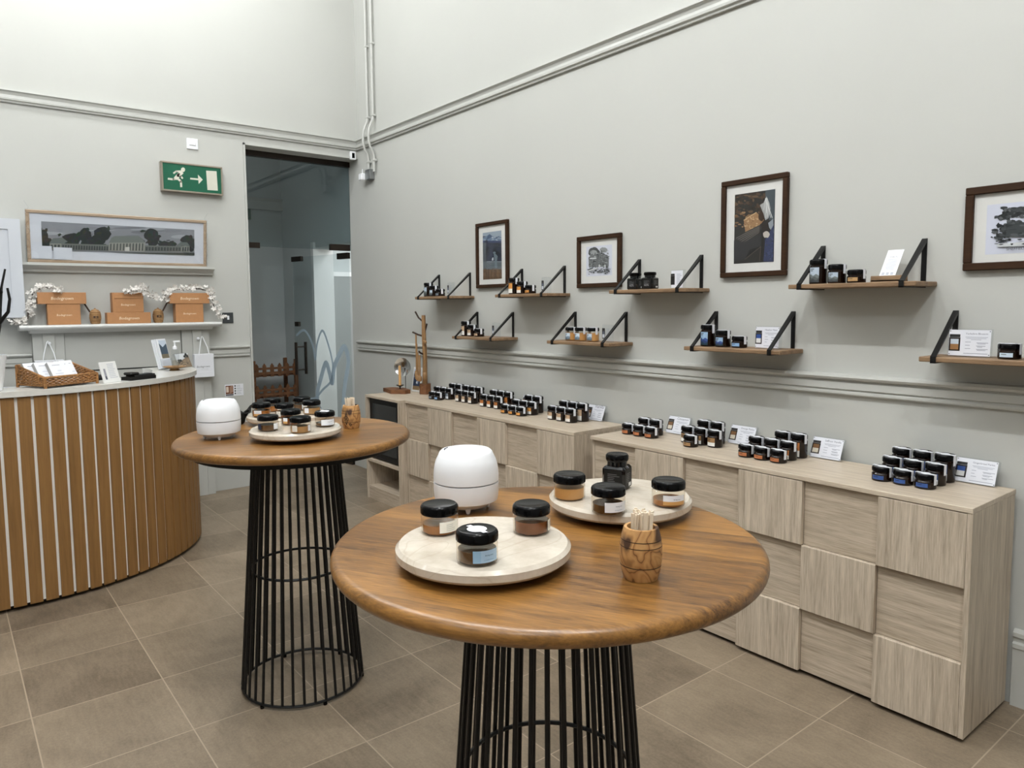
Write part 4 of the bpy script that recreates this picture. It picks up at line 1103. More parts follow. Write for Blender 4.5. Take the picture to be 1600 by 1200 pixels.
# --- honey jars
AMB = 'amber'
SIZES = {'S': (.0385, .058, .020), 'M': (.0385, .0855, .022), 'L': (.0385, .112, .023)}
COLS = {'blue': ((50, 82, 144), (230, 232, 236)), 'orange': ((178, 112, 58), (234, 232, 226)), 'amber': ((208, 146, 76), (238, 236, 230)), 'tan': ((150, 116, 78), (236, 236, 232)),
        'rust': ((176, 108, 68), (236, 236, 232)), 'grey': ((120, 128, 138), (222, 226, 232)), 'sky': ((134, 168, 206), (196, 212, 230)), 'beige': ((186, 158, 130), (230, 228, 222)), 'hill': ((176, 190, 204), (92, 98, 100)), 'wheat': ((180, 146, 100), (196, 166, 120)), 'lightblue': ((200, 216, 230), (170, 196, 220)), 'night': ((150, 180, 208), (56, 76, 120))}
PROTO = {}
AZL, AZS = -PI/2-.02, -.20                     # label faces the room, seal strip to the right
def honey_jar(label, size, col, x, y, z, group, clearj=False, rz=0.0):
    key = (size, col, clearj)
    if key in PROTO: return dup(PROTO[key], (x, y, z), rz, label, group)
    t = thing('honey_jar', label, 'jar', (x, y, z), rz, group)
    r, h, lh = SIZES[size]; zb = h-lh
    pr = [(r-.004, 0), (r-.001, .0015), (r, .005), (r, zb-.010), (r-.004, zb-.005), (r-.004, zb+.003)]
    if clearj:
        MB().lathe(pr, 28, caps=False).build('glass_body', 'glass', t)
        MB().lathe([(r-.006, .002), (r-.002, .006), (r-.002, zb-.012), (0, zb-.012)], 28).build('honey', 'honey3', t)
    else: MB().lathe(pr, 28).build('glass_body', 'amber', t)
    MB().lathe(lid_profile(r, zb, lh), 56, flute=.015, nfl=28).build('lid', 'black', t)
    b = MB(); hw = .60
    c0, c1 = COLS[col]
    z0, z1 = (.008, zb-.014)
    if size == 'S' and not clearj:
        cyl_patch(b, r+.0004, AZL-hw, AZL+hw, z0, z1, 0, 8, rgb(*c0))
        cyl_patch(b, r+.0006, AZL-hw*.7, AZL+hw*.1, z1-.007, z1-.004, 0, 4, tuple(v*.25 for v in rgb(*c0)[:3])+(1,))
    else:
        zm = z0+(z1-z0)*.44
        cyl_patch(b, r+.0004, AZL-hw, AZL+hw, zm, z1, 0, 8, rgb(*c0))
        cyl_patch(b, r+.0004, AZL-hw, AZL+hw, z0, zm, 0, 8, rgb(*c1))
        if col in ('hill', 'night', 'lightblue') or clearj:
            hc = {'hill': ((110, 118, 118), (80, 86, 86), (60, 64, 66)), 'night': ((60, 84, 140), (44, 62, 110), (34, 58, 70))}.get(col, ((128, 146, 160), (104, 122, 138), (96, 108, 112)))
            for k in range(3):
                n = 12; ph = k*1.7
                tp = [z0+(z1-z0)*(.5-.16*k+.06*math.sin(i*.9+ph)) for i in range(n+1)]
                for i in range(n):
                    a = AZL-hw+2*hw*i/n; a2 = AZL-hw+2*hw*(i+1)/n; R2 = r+.0006+.0001*k
                    b.add([(R2*math.cos(a), R2*math.sin(a), z0), (R2*math.cos(a2), R2*math.sin(a2), z0), (R2*math.cos(a2), R2*math.sin(a2), tp[i+1]), (R2*math.cos(a), R2*math.sin(a), tp[i])], [(0, 1, 2, 3)], 0, True, rgb(*hc[k]))
        for k, (u0, u1) in enumerate(((-.75, .05), (-.75, -.2))):
            cyl_patch(b, r+.0009, AZL+hw*u0, AZL+hw*u1, z1-.009-k*.007, z1-.006-k*.007, 0, 4, rgb(64, 56, 52))
    b.build('paper_label', 'print', t)
    # tamper seal over the lid and down the side
    b = MB(); R3 = r+.0012
    cyl_patch(b, R3, AZS-.20, AZS+.20, zb-.020, h+.0006, 0, 4)
    cyl_patch(b, R3, AZS+PI-.20, AZS+PI+.20, zb-.012, h+.0006, 0, 4)
    b.box(-R3, R3, -.0075, .0075, h-.0012, h+.0007, tf=rotz(AZS))
    b.lathe([(.0165, h-.0012), (.0165, h+.0009), (0, h+.0009)], 20)
    b.build('seal_strip', 'whitepaper', t)
    PROTO[key] = seal(t)
    return t
SN = {'S': 'squat', 'M': 'medium', 'L': 'tall'}
CN = {'blue': 'blue', 'orange': 'orange', 'amber': 'amber', 'tan': 'tan', 'rust': 'rust', 'grey': 'grey', 'sky': 'pale blue', 'beige': 'beige'}
POS = {1: ['single'], 2: ['left', 'right'], 3: ['left', 'middle', 'right']}
def jar_group(gname, rows):
    for rn, size, cols, xs, y in rows:
        for i, x in enumerate(xs):
            c = cols if isinstance(cols, str) else cols[i]
            honey_jar('%s %s-label jar, %s in %s row, %s' % (SN[size], CN[c], POS[len(xs)][i], rn, gname), size, c, x, y, ST+.0005, 'honey jars, '+gname)
jar_group('jar group beside wooden dipper stand', [('front', 'S', ['grey', 'sky'], (1.672, 1.755), -.225), ('second', 'M', 'grey', (1.612, 1.697, 1.781), -.14), ('rear', 'L', 'grey', (1.705, 1.789), -.055)])
jar_group('second group from left on far sideboard', [('front', 'M', 'beige', (1.936, 2.02, 2.105), -.15), ('rear', 'L', 'beige', (1.90, 1.984, 2.068), -.062)])
jar_group('third group from left on far sideboard', [('front', 'M', 'orange', (2.288, 2.372, 2.456), -.172), ('rear', 'L', 'orange', (2.29, 2.374, 2.458), -.084)])
jar_group('far sideboard group before leaning sign', [('front', 'S', 'amber', (2.652, 2.736, 2.82), -.262), ('second', 'M', 'amber', (2.664, 2.748, 2.832), -.176), ('rear', 'L', 'amber', (2.70, 2.785), -.09)])
jar_group('rightmost group on far sideboard', [('front', 'M', 'beige', (3.067, 3.151, 3.235), -.20), ('rear', 'L', 'beige', (3.08, 3.164, 3.248), -.113)])
jar_group('leftmost group on near sideboard', [('front', 'S', 'rust', (3.743, 3.827, 3.911), -.232), ('rear', 'M', 'rust', (3.787, 3.871), -.146)])
jar_group('second group on near sideboard', [('front', 'S', 'tan', (4.203,), -.268), ('second', 'M', 'tan', (4.122, 4.206, 4.290), -.184), ('rear', 'L', 'tan', (4.16, 4.244), -.098)])
jar_group('third group on near sideboard', [('front', 'S', 'rust', (4.532, 4.616, 4.70), -.27), ('second', 'M', 'orange', (4.53, 4.614, 4.698), -.184), ('rear', 'L', 'orange', (4.617, 4.701), -.098)])
jar_group('blue-label group at near sideboard end', [('front', 'S', 'blue', (5.161, 5.245, 5.329), -.258), ('second', 'M', 'blue', (5.163, 5.247, 5.331), -.172), ('rear', 'L', 'blue', (5.164, 5.248, 5.332), -.086)])

# --- product signs
def product_sign(label, title, jar, x, y, z, lean, w_=.155, h_=.105, rz=0.0, bare=False, group='acrylic product signs', th=.016):
    t = thing('product_sign', label, 'sign', (x, y, z), 0, group)
    t.matrix_world = Matrix.Translation((x, y, z)) @ Matrix.Rotation(rz, 4, 'Z') @ Matrix.Rotation(math.radians(-lean), 4, 'X')
    MB().box(-w_/2, w_/2, 0, th, 0, h_, bev=.0015).build('acrylic_block', 'acrylic', t)
    b = MB(); m_ = .004
    if not bare: b.box(-w_/2+m_, w_/2-m_, -.0006, 0, m_, h_-m_, col=rgb(222, 224, 231))
    art = Art(b, -.0007); g_ = rgb(150, 154, 166)
    jx = -w_*.34; jw = w_*.13 if w_ > .1 else w_*.16; jb = h_*.20; jt = h_*.80
    top, low = jar
    art.rect_(jx-jw*.95, jt-h_*.11, jx+jw*.95, jt, rgb(34, 34, 34))
    art.rect_(jx-jw, jb, jx+jw, jt-h_*.115, rgb(*jar[2]) if len(jar) > 2 else rgb(30, 22, 18)) if False else art.rect_(jx-jw, jb, jx+jw, jt-h_*.115, rgb(30, 22, 18))
    art.rect_(jx-jw*.75, jb+h_*.25, jx+jw*.7, jt-h_*.17, rgb(*top)); art.rect_(jx-jw*.75, jb+h_*.05, jx+jw*.7, jb+h_*.25, rgb(*low))
    x0 = -w_*.12
    if w_ > .1:
        art.text(title, x0+.004, h_*.80, w_*.50, rgb(96, 100, 116))
        for k, (a, e) in enumerate(((.02, .96), (.06, .9), (.25, .7))): art.rect_(x0+.002+(w_*.55)*a, h_*(.70-.045*k), x0+w_*.55*e, h_*(.715-.045*k), g_)
        for k in range(3):
            zz = h_*(.52-.115*k)
            art.rect_(x0+.004, zz, x0+w_*random.uniform(.10, .17), zz+h_*.018, g_)
            art.rect_(x0+w_*.28, zz-h_*.02, x0+w_*random.uniform(.46, .56), zz+h_*.0, g_); art.rect_(x0+w_*.3, zz-h_*.055, x0+w_*random.uniform(.40, .5), zz-h_*.038, g_)
        art.rect_(x0, h_*.115, x0+w_*.54, h_*.135, g_)
        for sx in (-1, 1):
            for sz in (.085, .915): art.ell(sx*w_*.45, h_*sz, .0022, .0022, rgb(110, 112, 118), 10)
    else:
        for k in range(7): art.rect_(-w_*.02, h_*(.75-.08*k), w_*random.uniform(.2, .38), h_*(.775-.08*k), g_)
    b.build('printed_card', 'print', t)
    return t
SG = 'acrylic signs leaning on the right wall'
tan_ = ((122, 88, 58), (214, 206, 190)); blu_ = ((46, 76, 140), (216, 216, 214)); amb_ = ((176, 120, 66), (226, 220, 210))
SY, SL_ = -.056, 21
product_sign('acrylic sign beside the blue-label jars at near sideboard end', 'Gingerbread Parkin', blu_, 5.428, SY, ST+.0008, SL_, group=SG)
product_sign('acrylic sign standing alone between third and blue jar groups', 'Saffron Vanilla', tan_, 4.806, SY, ST+.0008, SL_, group=SG)
product_sign('acrylic sign partly behind the third near sideboard jar group', 'Orange Parkin', tan_, 4.348, SY+.004, ST+.0008, SL_, group=SG)
product_sign('acrylic sign partly behind the second near sideboard jar group', 'Cinnamon', tan_, 3.934, SY+.003, ST+.0008, SL_, group=SG)
product_sign('acrylic sign at right end of the far sideboard', 'Vanilla', tan_, 3.282, SY, ST+.0008, SL_, group=SG)
product_sign('acrylic sign peeking out behind the far sideboard amber jars', 'Blossom', amb_, 2.62, SY+.004, ST+.0008, SL_, group=SG)

# candle stand, dipper tree, photo frame
t = thing('candle_holder', 'beeswax candle in cup on rough wood base with metal reflector', 'candle holder', (1.10, -.22, ST+.0006))
b = MB().prism([(-.15, -.06), (.06, -.10), (.155, -.02), (.14, .04), (-.02, .075), (-.14, .03)], 0, .032); b.build('wood_base', 'rackwood', t)
MB().lathe([(.006, .032), (.006, .048), (.034, .062), (.034, .065), (.012, .058), (0, .058)], 24, c=(.02, .01, 0)).build('drip_cup', 'bronze', t)
MB().lathe([(.0125, .0585), (.0105, .225), (.004, .23), (0, .23)], 16, c=(.02, .01, 0)).build('candle', 'wax', t)
m = Matrix.Translation((.00, .055, .215)) @ Matrix.Rotation(.55, 4, 'Z') @ Matrix.Rotation(PI/2, 4, 'X')
b = MB().lathe([(0, -.012), (.03, -.009), (.06, 0), (.077, .012), (.079, .013), (.062, -.002), (.03, -.012), (0, -.015)], 40, tf=mtf(m))
b.build('reflector_dish', 'chrome', t)
MB().tube([(.02, .065, .03), (.012, .07, .15), (.005, .066, .205)], .003, 6).build('reflector_stem', 'bronze', t)
t = thing('acrylic_photo_stand', 'small upright acrylic photo stand between candle and dipper stand', 'photo'); t.matrix_world = Matrix.Translation((1.165, -.085, ST+.0008)) @ Matrix.Rotation(.12, 4, 'Z') @ Matrix.Rotation(math.radians(-9), 4, 'X')
MB().box(-.06, .06, 0, .012, 0, .21, bev=.002).build('acrylic_block', 'whitemetal', t)
b = MB(); art = Art(b, -.0004)
art.rect_(-.046, .016, .046, .194, rgb(44, 58, 84)); art.rect_(-.046, .155, .046, .194, rgb(176, 194, 216))
art.poly([(-.046, .150), (-.02, .178), (.0, .165), (.025, .185), (.046, .160), (.046, .150)], rgb(76, 104, 146))
art.rect_(-.046, .016, .046, .05, rgb(142, 116, 84)); art.ell(.01, .085, .014, .02, rgb(150, 165, 190)); art.ell(.0, .08, .008, .010, rgb(220, 224, 230))
art.rect_(-.046, .125, .03, .132, rgb(120, 140, 170))
b.build('photo_print', 'print', t)
t = thing('dipper_stand', 'tall branch stand hung with wooden honey dippers on far sideboard', 'stand', (1.345, -.10, ST+.0006))
b = MB().prism([(.05*math.cos(2*PI*i/14)*(1+.08*math.sin(i*2.1)), .05*math.sin(2*PI*i/14)*(1+.08*math.cos(i*1.7))) for i in range(14)], 0, .085); b.build('log_base', 'rackwood', t)
MB().tube([(0, 0, .08), (.003, .002, .3), (-.004, .0, .5), (-.012, .004, .655)], .019, 10, taper=[1.1, 1, .95, .85]).build('branch_post', 'utensil', t)
for p in ([(-.01, 0, .60), (-.05, -.02, .635), (-.085, -.03, .685)], [(0, 0, .48), (-.05, -.03, .495), (-.10, -.05, .515)], [(0, 0, .50), (.035, -.01, .535), (.062, -.01, .585)], [(0, 0, .33), (.0, -.04, .345), (0, -.055, .36)]):
    MB().tube(p, .0075, 8).build('peg', 'burn', t)
def dipper(label, x, y, z, L, r=.0105):
    o = MB().tube([(0, 0, 0), (.003, 0, -L*.5), (0, 0, -L*.78)], r*.7, 8).lathe([(r*.7, -L*.78), (r*1.5, -L*.82), (r*1.7, -L*.9), (r*1.3, -L*.98), (0, -L)][::-1], 14)
    o = o.build('wooden_dipper', 'utensil', None, (x, y, z)); tag(o, label, 'utensil', 'dippers hung on the branch stand')
dipper('upper right wooden dipper hung on the branch stand', 1.398, -.128, ST+.56, .14)
dipper('long left wooden dipper hung on the branch stand', 1.288, -.145, ST+.497, .38)
dipper('second left wooden dipper hung on the branch stand', 1.312, -.155, ST+.42, .30)
dipper('long right wooden dipper hung on the branch stand', 1.408, -.14, ST+.40, .27)
dipper('lower front wooden dipper hung on the branch stand', 1.345, -.166, ST+.35, .24)
dipper('lower right wooden dipper hung on the branch stand', 1.378, -.168, ST+.33, .22)

# ================================================================== wall shelves
def wall_shelf(label, xl, xr, z):
    t = thing('wall_shelf', label, 'shelf', ((xl+xr)/2, WY, z), 0, 'wooden wall shelves with black strap brackets')
    hw = (xr-xl)/2
    MB().box(-hw-.055, hw+.055, -.195-WY, -.001, -.020, 0, bev=.003).build('plank', 'shelfwood', t)
    d_ = -.2-WY; zt = .178
    for sx in (-hw, hw):
        b = MB()
        b.box(sx-.010, sx+.010, -.006, -.0005, -.022, zt)                          # wall leg
        b.box(sx-.010, sx+.010, d_, -.0005, -.0245, -.0205)                        # strap under the plank
        b.box(sx-.010, sx+.010, d_, d_+.004, -.0245, .004)
        b.profx([(d_, .0), (d_+.007, .0), (-.0005, zt-.008), (-.0005, zt+.004), (-.006, zt+.004)], sx-.010, sx+.010)
        b.build('strap_bracket', 'blackmetal', t)
    return t
Z1, Z2 = 1.688, 1.382
SHL = {'a': (1.42, 1.862, Z1-.006), 'b': (2.503, 2.948, Z1-.006), 'c': (3.602, 4.046, Z1), 'd': (4.737, 5.183, Z1), 'e': (1.955, 2.396, Z2-.006), 'f': (3.052, 3.498, Z2-.004), 'g': (4.147, 4.594, Z2), 'h': (5.314, 5.76, Z2+.004)}
SD = {'a': 'upper wall shelf nearest the corner, over the dipper stand', 'b': 'upper wall shelf right of the tall mountain picture', 'c': 'upper wall shelf holding two square black jars', 'd': 'upper wall shelf at right holding a standing card',
      'e': 'lower wall shelf nearest the corner', 'f': 'lower wall shelf holding three pale honey jars', 'g': 'lower wall shelf with blue mountain label jars', 'h': 'lower wall shelf cut off by right edge of photo'}
for k, (a, b_, z) in SHL.items(): wall_shelf(SD[k], a, b_, z)
def trio(k, xs, sizes, cols, clearj=False):
    z = SHL[k][2]+.0006
    nm = {'a': 'on upper shelf nearest corner', 'b': 'on upper shelf beside mountain picture', 'd': 'on upper shelf with standing card', 'e': 'on lower shelf nearest corner', 'f': 'on the pale honey shelf', 'g': 'on shelf with mountain labels', 'h': 'on shelf at right photo edge'}[k]
    for i, x in enumerate(xs):
        s_ = sizes[i]
        pos = {3: ['left', 'middle', 'right'], 2: ['left', 'right']}[len(xs)][i]
        honey_jar('%s %s jar with %s label, %s one %s' % (SN[s_], 'clear' if clearj else 'dark', {'hill': 'grey hills', 'night': 'blue mountain', 'wheat': 'beige', 'lightblue': 'pale blue'}.get(cols[i], CN.get(cols[i], cols[i])), pos, nm), s_, cols[i], x, -.105, z, 'jars '+nm, clearj)
trio('a', (1.435, 1.52, 1.61), 'LMS', ('hill', 'hill', 'grey'))
trio('b', (2.553, 2.644, 2.732), 'LMS', ('amber', 'amber', 'amber'))
trio('d', (4.778, 4.866, 4.954), 'LMS', ('hill', 'hill', 'wheat'))
trio('e', (1.963, 2.046, 2.132), 'LMS', ('beige', 'beige', 'beige'))
trio('f', (3.135, 3.222, 3.330), 'MMM', ('lightblue',)*3, True)
trio('g', (4.180, 4.273, 4.370), 'LMS', ('night', 'night', 'sky'))
trio('h', (5.545, 5.635), 'SM', ('lightblue', 'lightblue'))
square_jar('square black jar, left of the pair on the upper shelf', 3.672, -.105, Z1+.0006, math.radians(8), group='square jars on the upper shelf', h=.066, s_=.036)
square_jar('square black jar, right of the pair on the upper shelf', 3.782, -.105, Z1+.0006, math.radians(8), group='square jars on the upper shelf', h=.066, s_=.036)
S2 = 'small acrylic signs on the wall shelves'
def shelf_sign(k, x, label, jar, rz=0.0, w_=.075, h_=.105):
    product_sign(label, 'Honey', jar, x, -.115, SHL[k][2]+.0008, 0, w_, h_, rz, k != 'c', S2, .022)
gy_ = ((90, 96, 110), (190, 196, 204))
shelf_sign('a', 1.765, 'clear acrylic sign on the upper shelf nearest the corner', gy_)
shelf_sign('b', 2.895, 'clear acrylic sign on upper shelf beside mountain picture', gy_)
shelf_sign('c', 3.98, 'clear acrylic sign right of the square black jars', ((20, 20, 20), (26, 26, 26)), w_=.085, h_=.10)
shelf_sign('e', 2.345, 'clear acrylic sign on the lower shelf nearest the corner', gy_)
shelf_sign('f', 3.455, 'clear acrylic sign right of the pale honey jars', gy_)
product_sign('wide acrylic sign on shelf with blue mountain labels', 'Heather Moor', blu_, 4.52, -.10, Z2+.0008, 3, .135, .11, 0, group=S2, th=.022)
product_sign('acrylic sign with Yorkshire heading on shelf at right photo edge', 'Yorkshire Blossom', ((190, 200, 210), (150, 110, 70)), 5.405, -.10, SHL['h'][2]+.0008, 4, .155, .11, 0, group=S2, th=.012)
t = thing('card_block', 'wooden block with slot holding white card on upper shelf', 'holder', (5.105, -.135, Z1+.0006))
MB().box(-.062, .062, -.03, .004, 0, .026, bev=.002).box(-.062, .062, .022, .034, 0, .026, bev=.002).box(-.062, .062, -.03, .034, 0, .008).build('block', 'shelfwood', t)
t = thing('standing_card', 'white printed card standing in the wooden block on shelf', 'card'); t.matrix_world = Matrix.Translation((5.09, -.1310, Z1+.0095)) @ Matrix.Rotation(math.radians(-35), 4, 'X')
MB().box(-.033, .033, 0, .0012, 0, .158).build('card_sheet', 'whitepaper', t)
b = MB(); art = Art(b, -.0003)
art.text('Guide To', -.016, .118, .032, rgb(90, 94, 108))
for k in range(10): art.rect_(-.023+random.uniform(0, .007), .106-k*.0058, .023-random.uniform(0, .008), .1076-k*.0058, rgb(176, 182, 198))
for k in range(3): art.rect_(-.025+k*.018, .034, -.014+k*.018, .037, rgb(120, 126, 142)); art.rect_(-.025+k*.018, .027, -.014+k*.018, .031, rgb(150, 156, 172))
b.build('printed_side', 'print', t)

# ================================================================== framed pictures on the right wall
def picture(label, x0, x1, z0, z1, fw, pr, fill):
    cx, w_, h_ = (x0+x1)/2, x1-x0, z1-z0
    t = thing('framed_picture', label, 'picture', (cx, WY, z0), 0, 'dark framed pictures on the right wall')
    b = MB()
    for a0, a1, c0, c1 in ((-w_/2, w_/2, 0, fw), (-w_/2, w_/2, h_-fw, h_), (-w_/2, -w_/2+fw, fw, h_-fw), (w_/2-fw, w_/2, fw, h_-fw)): b.box(a0, a1, -.026, -.0015, c0, c1, bev=.003)
    b.build('frame', 'darkframe', t)
    MB().box(-w_/2+fw-.004, w_/2-fw+.004, -.010, -.004, fw-.004, h_-fw+.004).build('mount', 'mount', t)
    b = MB(); fill(b, (pr[0]-cx, pr[1]-cx, pr[2]-z0, pr[3]-z0)); b.build('print', 'print', t)
    MB().box(-w_/2+fw-.003, w_/2-fw+.003, -.0155, -.0145, fw-.003, h_-fw+.003).build('glazing', 'picglass', t)
def art1(b, R_):
    q = [(160, 275), (432, 238), (452, 962), (185, 978)]; a = Art(b, -.0103, 0, q, R_)
    a.poly(q, rgb(46, 52, 70)); a.rect_(100, 200, 500, 330, rgb(150, 164, 178))
    a.poly([(150, 400), (160, 350), (200, 330), (262, 290), (310, 325), (350, 345), (400, 320), (440, 345), (440, 400)], rgb(104, 126, 150))
    a.poly([(262, 292), (300, 320), (280, 345), (250, 360), (215, 375), (235, 320)], rgb(62, 84, 116)); a.poly([(350, 345), (400, 322), (380, 350), (340, 362)], rgb(66, 88, 118))
    for i in range(10): a.ell(random.uniform(180, 430), random.uniform(335, 395), random.uniform(6, 20), random.uniform(3, 8), rgb(190, 200, 208), 8, wob=.3)
    a.rect_(160, 390, 450, 420, rgb(58, 70, 104))
    for i in range(20): a.ell(random.uniform(180, 440), random.uniform(430, 690), random.uniform(15, 45), random.uniform(20, 60), rgb(*random.choice([(34, 38, 46), (46, 54, 76), (38, 44, 58)])), 10, wob=.2)
    a.poly([(175, 420), (215, 420), (225, 800), (185, 800)], rgb(84, 92, 98))
    a.rect_(180, 700, 460, 830, rgb(96, 106, 112)); a.rect_(230, 700, 450, 712, rgb(140, 150, 156))
    a.ell(340, 572, 20, 18, rgb(112, 128, 136)); a.poly([(330, 590), (360, 590), (388, 625), (378, 700), (385, 800), (352, 800), (345, 690)], rgb(116, 132, 140)); a.poly([(310, 650), (328, 640), (330, 688), (305, 690)], rgb(206, 214, 222))
    a.rect_(180, 822, 470, 985, rgb(98, 74, 52))
    for i in range(60): x = random.uniform(185, 450); a.line([(x, random.uniform(800, 860)), (x+random.uniform(-14, 14), random.uniform(870, 970))], 6, rgb(*random.choice([(132, 104, 76), (80, 60, 42), (112, 86, 60)])))
def art2(b, R_):
    q = [(255, 360), (725, 310), (728, 855), (262, 880)]; a = Art(b, -.0103, 0, q, R_)
    a.poly(q, rgb(214, 218, 230))
    K = lambda v: rgb(v, v+4, v+4)
    a.ell(400, 450, 105, 85, K(70), 20, wob=.08); a.ell(395, 470, 70, 60, K(160), 18, wob=.08); a.ell(575, 410, 65, 50, K(150), 16, wob=.15)
    a.poly([(480, 470), (540, 450), (670, 520), (670, 700), (310, 720), (300, 540), (330, 520)], K(112))
    for i in range(140):
        a.ell(random.uniform(305, 680), random.uniform(420, 720), random.uniform(4, 20), random.uniform(4, 14), K(random.choice([50, 70, 92, 140, 168])), 7, wob=.3)
    a.poly([(330, 550), (450, 545), (450, 568), (330, 574)], K(212)); a.ell(510, 690, 16, 26, K(210)); a.ell(610, 690, 16, 18, K(210))
    for i in range(90): a.ell(random.uniform(300, 705), random.gauss(770, 28), random.uniform(6, 24), random.uniform(4, 10), K(random.choice([40, 60, 84, 120])), 7, wob=.3)
    a.poly([(300, 775), (470, 720), (480, 738), (310, 795)], K(206))
def art3(b, R_):
    q = [(240, 295), (657, 237), (642, 995), (220, 1015)]; a = Art(b, -.0103, 0, q, R_)
    a.poly(q, rgb(46, 44, 42))
    for i in range(90): a.ell(random.uniform(230, 560), random.uniform(280, 560), random.uniform(8, 34), random.uniform(6, 20), rgb(*random.choice([(58, 46, 36), (84, 66, 50), (104, 84, 62), (44, 38, 32), (70, 56, 42)])), 8, wob=.3)
    a.poly([(560, 240), (660, 236), (650, 560), (600, 560), (560, 420)], rgb(76, 86, 92))
    a.poly([(540, 380), (572, 312), (600, 380), (612, 440), (590, 540), (560, 560), (530, 470), (505, 400)], rgb(170, 172, 170))
    for i in range(8): a.line([(570+random.uniform(-10, 10), 330), (random.uniform(530, 640), random.uniform(430, 540))], 5, rgb(214, 216, 214))
    for i in range(26): a.ell(random.uniform(236, 500), random.uniform(470, 640), random.uniform(8, 26), random.uniform(6, 16), rgb(*random.choice([(132, 102, 70), (112, 84, 56), (160, 128, 92)])), 8, wob=.3)
    a.poly([(335, 560), (470, 478), (548, 556), (498, 622), (352, 694)], rgb(156, 122, 86))
    for i in range(40): a.ell(random.uniform(350, 510), random.uniform(520, 650), random.uniform(5, 14), random.uniform(4, 9), rgb(*random.choice([(182, 150, 112), (132, 100, 68), (200, 170, 132)])), 7, wob=.3)
    a.line([(335, 560), (470, 478)], 8, rgb(206, 176, 136)); a.ell(520, 520, 30, 48, rgb(62, 46, 34), 12, wob=.15)
    a.poly([(356, 680), (520, 600), (540, 640), (330, 790), (232, 760)], rgb(60, 58, 56))
    for k in range(5): a.line([(250+k*20, 745+k*12), (500, 628+k*14)], 4, rgb(126, 122, 116))
    a.poly([(228, 770), (330, 790), (525, 690), (520, 830), (350, 965), (225, 990)], rgb(52, 52, 54)); a.poly([(400, 865), (520, 830), (345, 968)], rgb(24, 24, 24)); a.line([(345, 968), (515, 835), (500, 990)], 8, rgb(84, 76, 68))
    a.poly([(505, 600), (580, 575), (590, 650), (540, 670)], rgb(50, 44, 40)); a.poly([(590, 590), (640, 545), (648, 700), (600, 640)], rgb(150, 158, 164))
    a.poly([(560, 760), (645, 610), (640, 998), (540, 990)], rgb(58, 66, 98))
    for i in range(50): a.ell(random.uniform(560, 640), random.uniform(680, 980), random.uniform(4, 12), random.uniform(4, 12), rgb(*random.choice([(44, 52, 82), (72, 82, 116), (60, 64, 82)])), 6, wob=.3)
    a.ell(572, 710, 34, 36, rgb(190, 184, 174), 12, wob=.15)
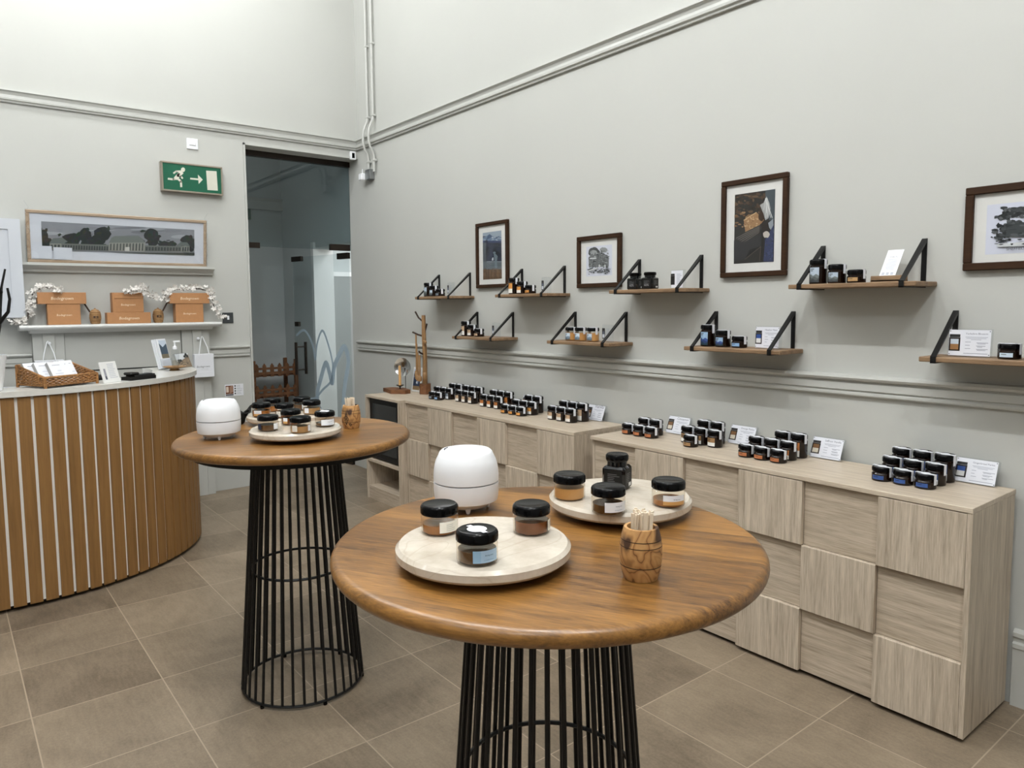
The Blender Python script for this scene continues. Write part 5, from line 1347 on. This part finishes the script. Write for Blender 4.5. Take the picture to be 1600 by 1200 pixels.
def art4(b, R_):
    q = [(420, 352), (1130, 278), (1118, 862), (402, 885)]; a = Art(b, -.0103, 0, q, R_)
    K = lambda v: rgb(v, v+4, v+6)
    a.poly(q, rgb(216, 220, 234))
    for i in range(60): x = random.uniform(560, 1080); y = random.uniform(380, 500); a.line([(x, y), (x+random.uniform(40, 110), y-random.uniform(4, 22))], 7, K(random.choice([90, 120, 150])))
    for cx, cy, rx, ry in ((620, 430, 90, 60), (560, 480, 75, 80), (540, 600, 70, 90), (520, 700, 60, 50), (600, 600, 60, 70), (980, 470, 90, 80), (1030, 620, 60, 120)):
        for j in range(34): a.ell(cx+random.gauss(0, .42)*rx, cy+random.gauss(0, .42)*ry, rx*random.uniform(.14, .34), ry*random.uniform(.14, .3), K(random.choice([34, 44, 56, 70, 96])), 8, wob=.35)
    a.poly([(560, 560), (720, 545), (1060, 545), (1060, 720), (540, 700)], K(56))
    for i in range(60): a.ell(random.uniform(560, 1040), random.uniform(530, 690), random.uniform(8, 24), random.uniform(6, 16), K(random.choice([40, 60, 84])), 8, wob=.3)
    a.rect_(660, 556, 900, 576, K(196)); a.poly([(755, 585), (800, 585), (825, 700), (735, 705)], K(168)); a.poly([(775, 640), (795, 640), (795, 690), (770, 690)], K(110))
    a.poly([(480, 770), (1080, 740), (1080, 800), (490, 806)], K(190)); a.rect_(720, 735, 960, 750, K(214)); a.ell(690, 760, 28, 34, K(50))
    for i in range(40): a.ell(random.uniform(480, 1060), random.uniform(720, 800), random.uniform(6, 20), random.uniform(4, 10), K(random.choice([40, 70, 110])), 7, wob=.3)
    w_ = (R_[1]-R_[0]); a.text('SHEFFIELD BOTANICAL GARDENS', R_[0]+w_*.2, R_[2]+.012, w_*.6, K(60))
picture('dark framed tall print of snowy mountains and brown field', 1.969, 2.362, 1.738, 2.225, .026, (2.046, 2.277, 1.802, 2.152), art1)
picture('dark framed engraving of a domed building', 3.085, 3.466, 1.712, 2.038, .028, (3.160, 3.385, 1.785, 1.972), art2)
picture('large dark framed photo of a beekeeper lifting honeycomb', 4.180, 4.558, 1.740, 2.237, .026, (4.255, 4.485, 1.810, 2.164), art3)
picture('dark framed engraving of gardens, cut by right photo edge', 5.338, 5.86, 1.727, 2.056, .030, (5.412, 5.786, 1.788, 1.982), art4)

# ================================================================== lobby rack
t = thing('display_rack', 'tiered wooden display rack with picket fronts behind the glass door', 'rack', (-1.62, -.33, 0))
b = MB()
for y in (-.24, .24):
    for x in (-.16, .16): MB().box(x-.018, x+.018, y-.018, y+.018, 0, 1.02).build('upright', 'rackwood', t)
for z in (.30, .62, .86):
    MB().box(-.16, .16, -.24, .24, z-.018, z).build('shelf', 'rackwood', t)
    b = MB()
    for i in range(6):
        y = -.215+i*.086
        b.box(.178, .190, y-.02, y+.02, z-.02, z+.10); b.prism([(y-.02, z+.10), (y+.02, z+.10), (y, z+.13)], .178, .190, tf=lambda v: Vector((v.z, v.x, v.y)))
    b.box(.190, .198, -.25, .25, z+.005, z+.035); b.box(.190, .198, -.25, .25, z+.06, z+.085)
    b.build('picket_front', 'rackwood', t)
t = tag(MB().box(-1.998, -1.97, -.62, -.36, 2.62, 2.80).build('lobby_sign', 'green'), 'green exit sign box on lobby wall behind the glass', 'sign')
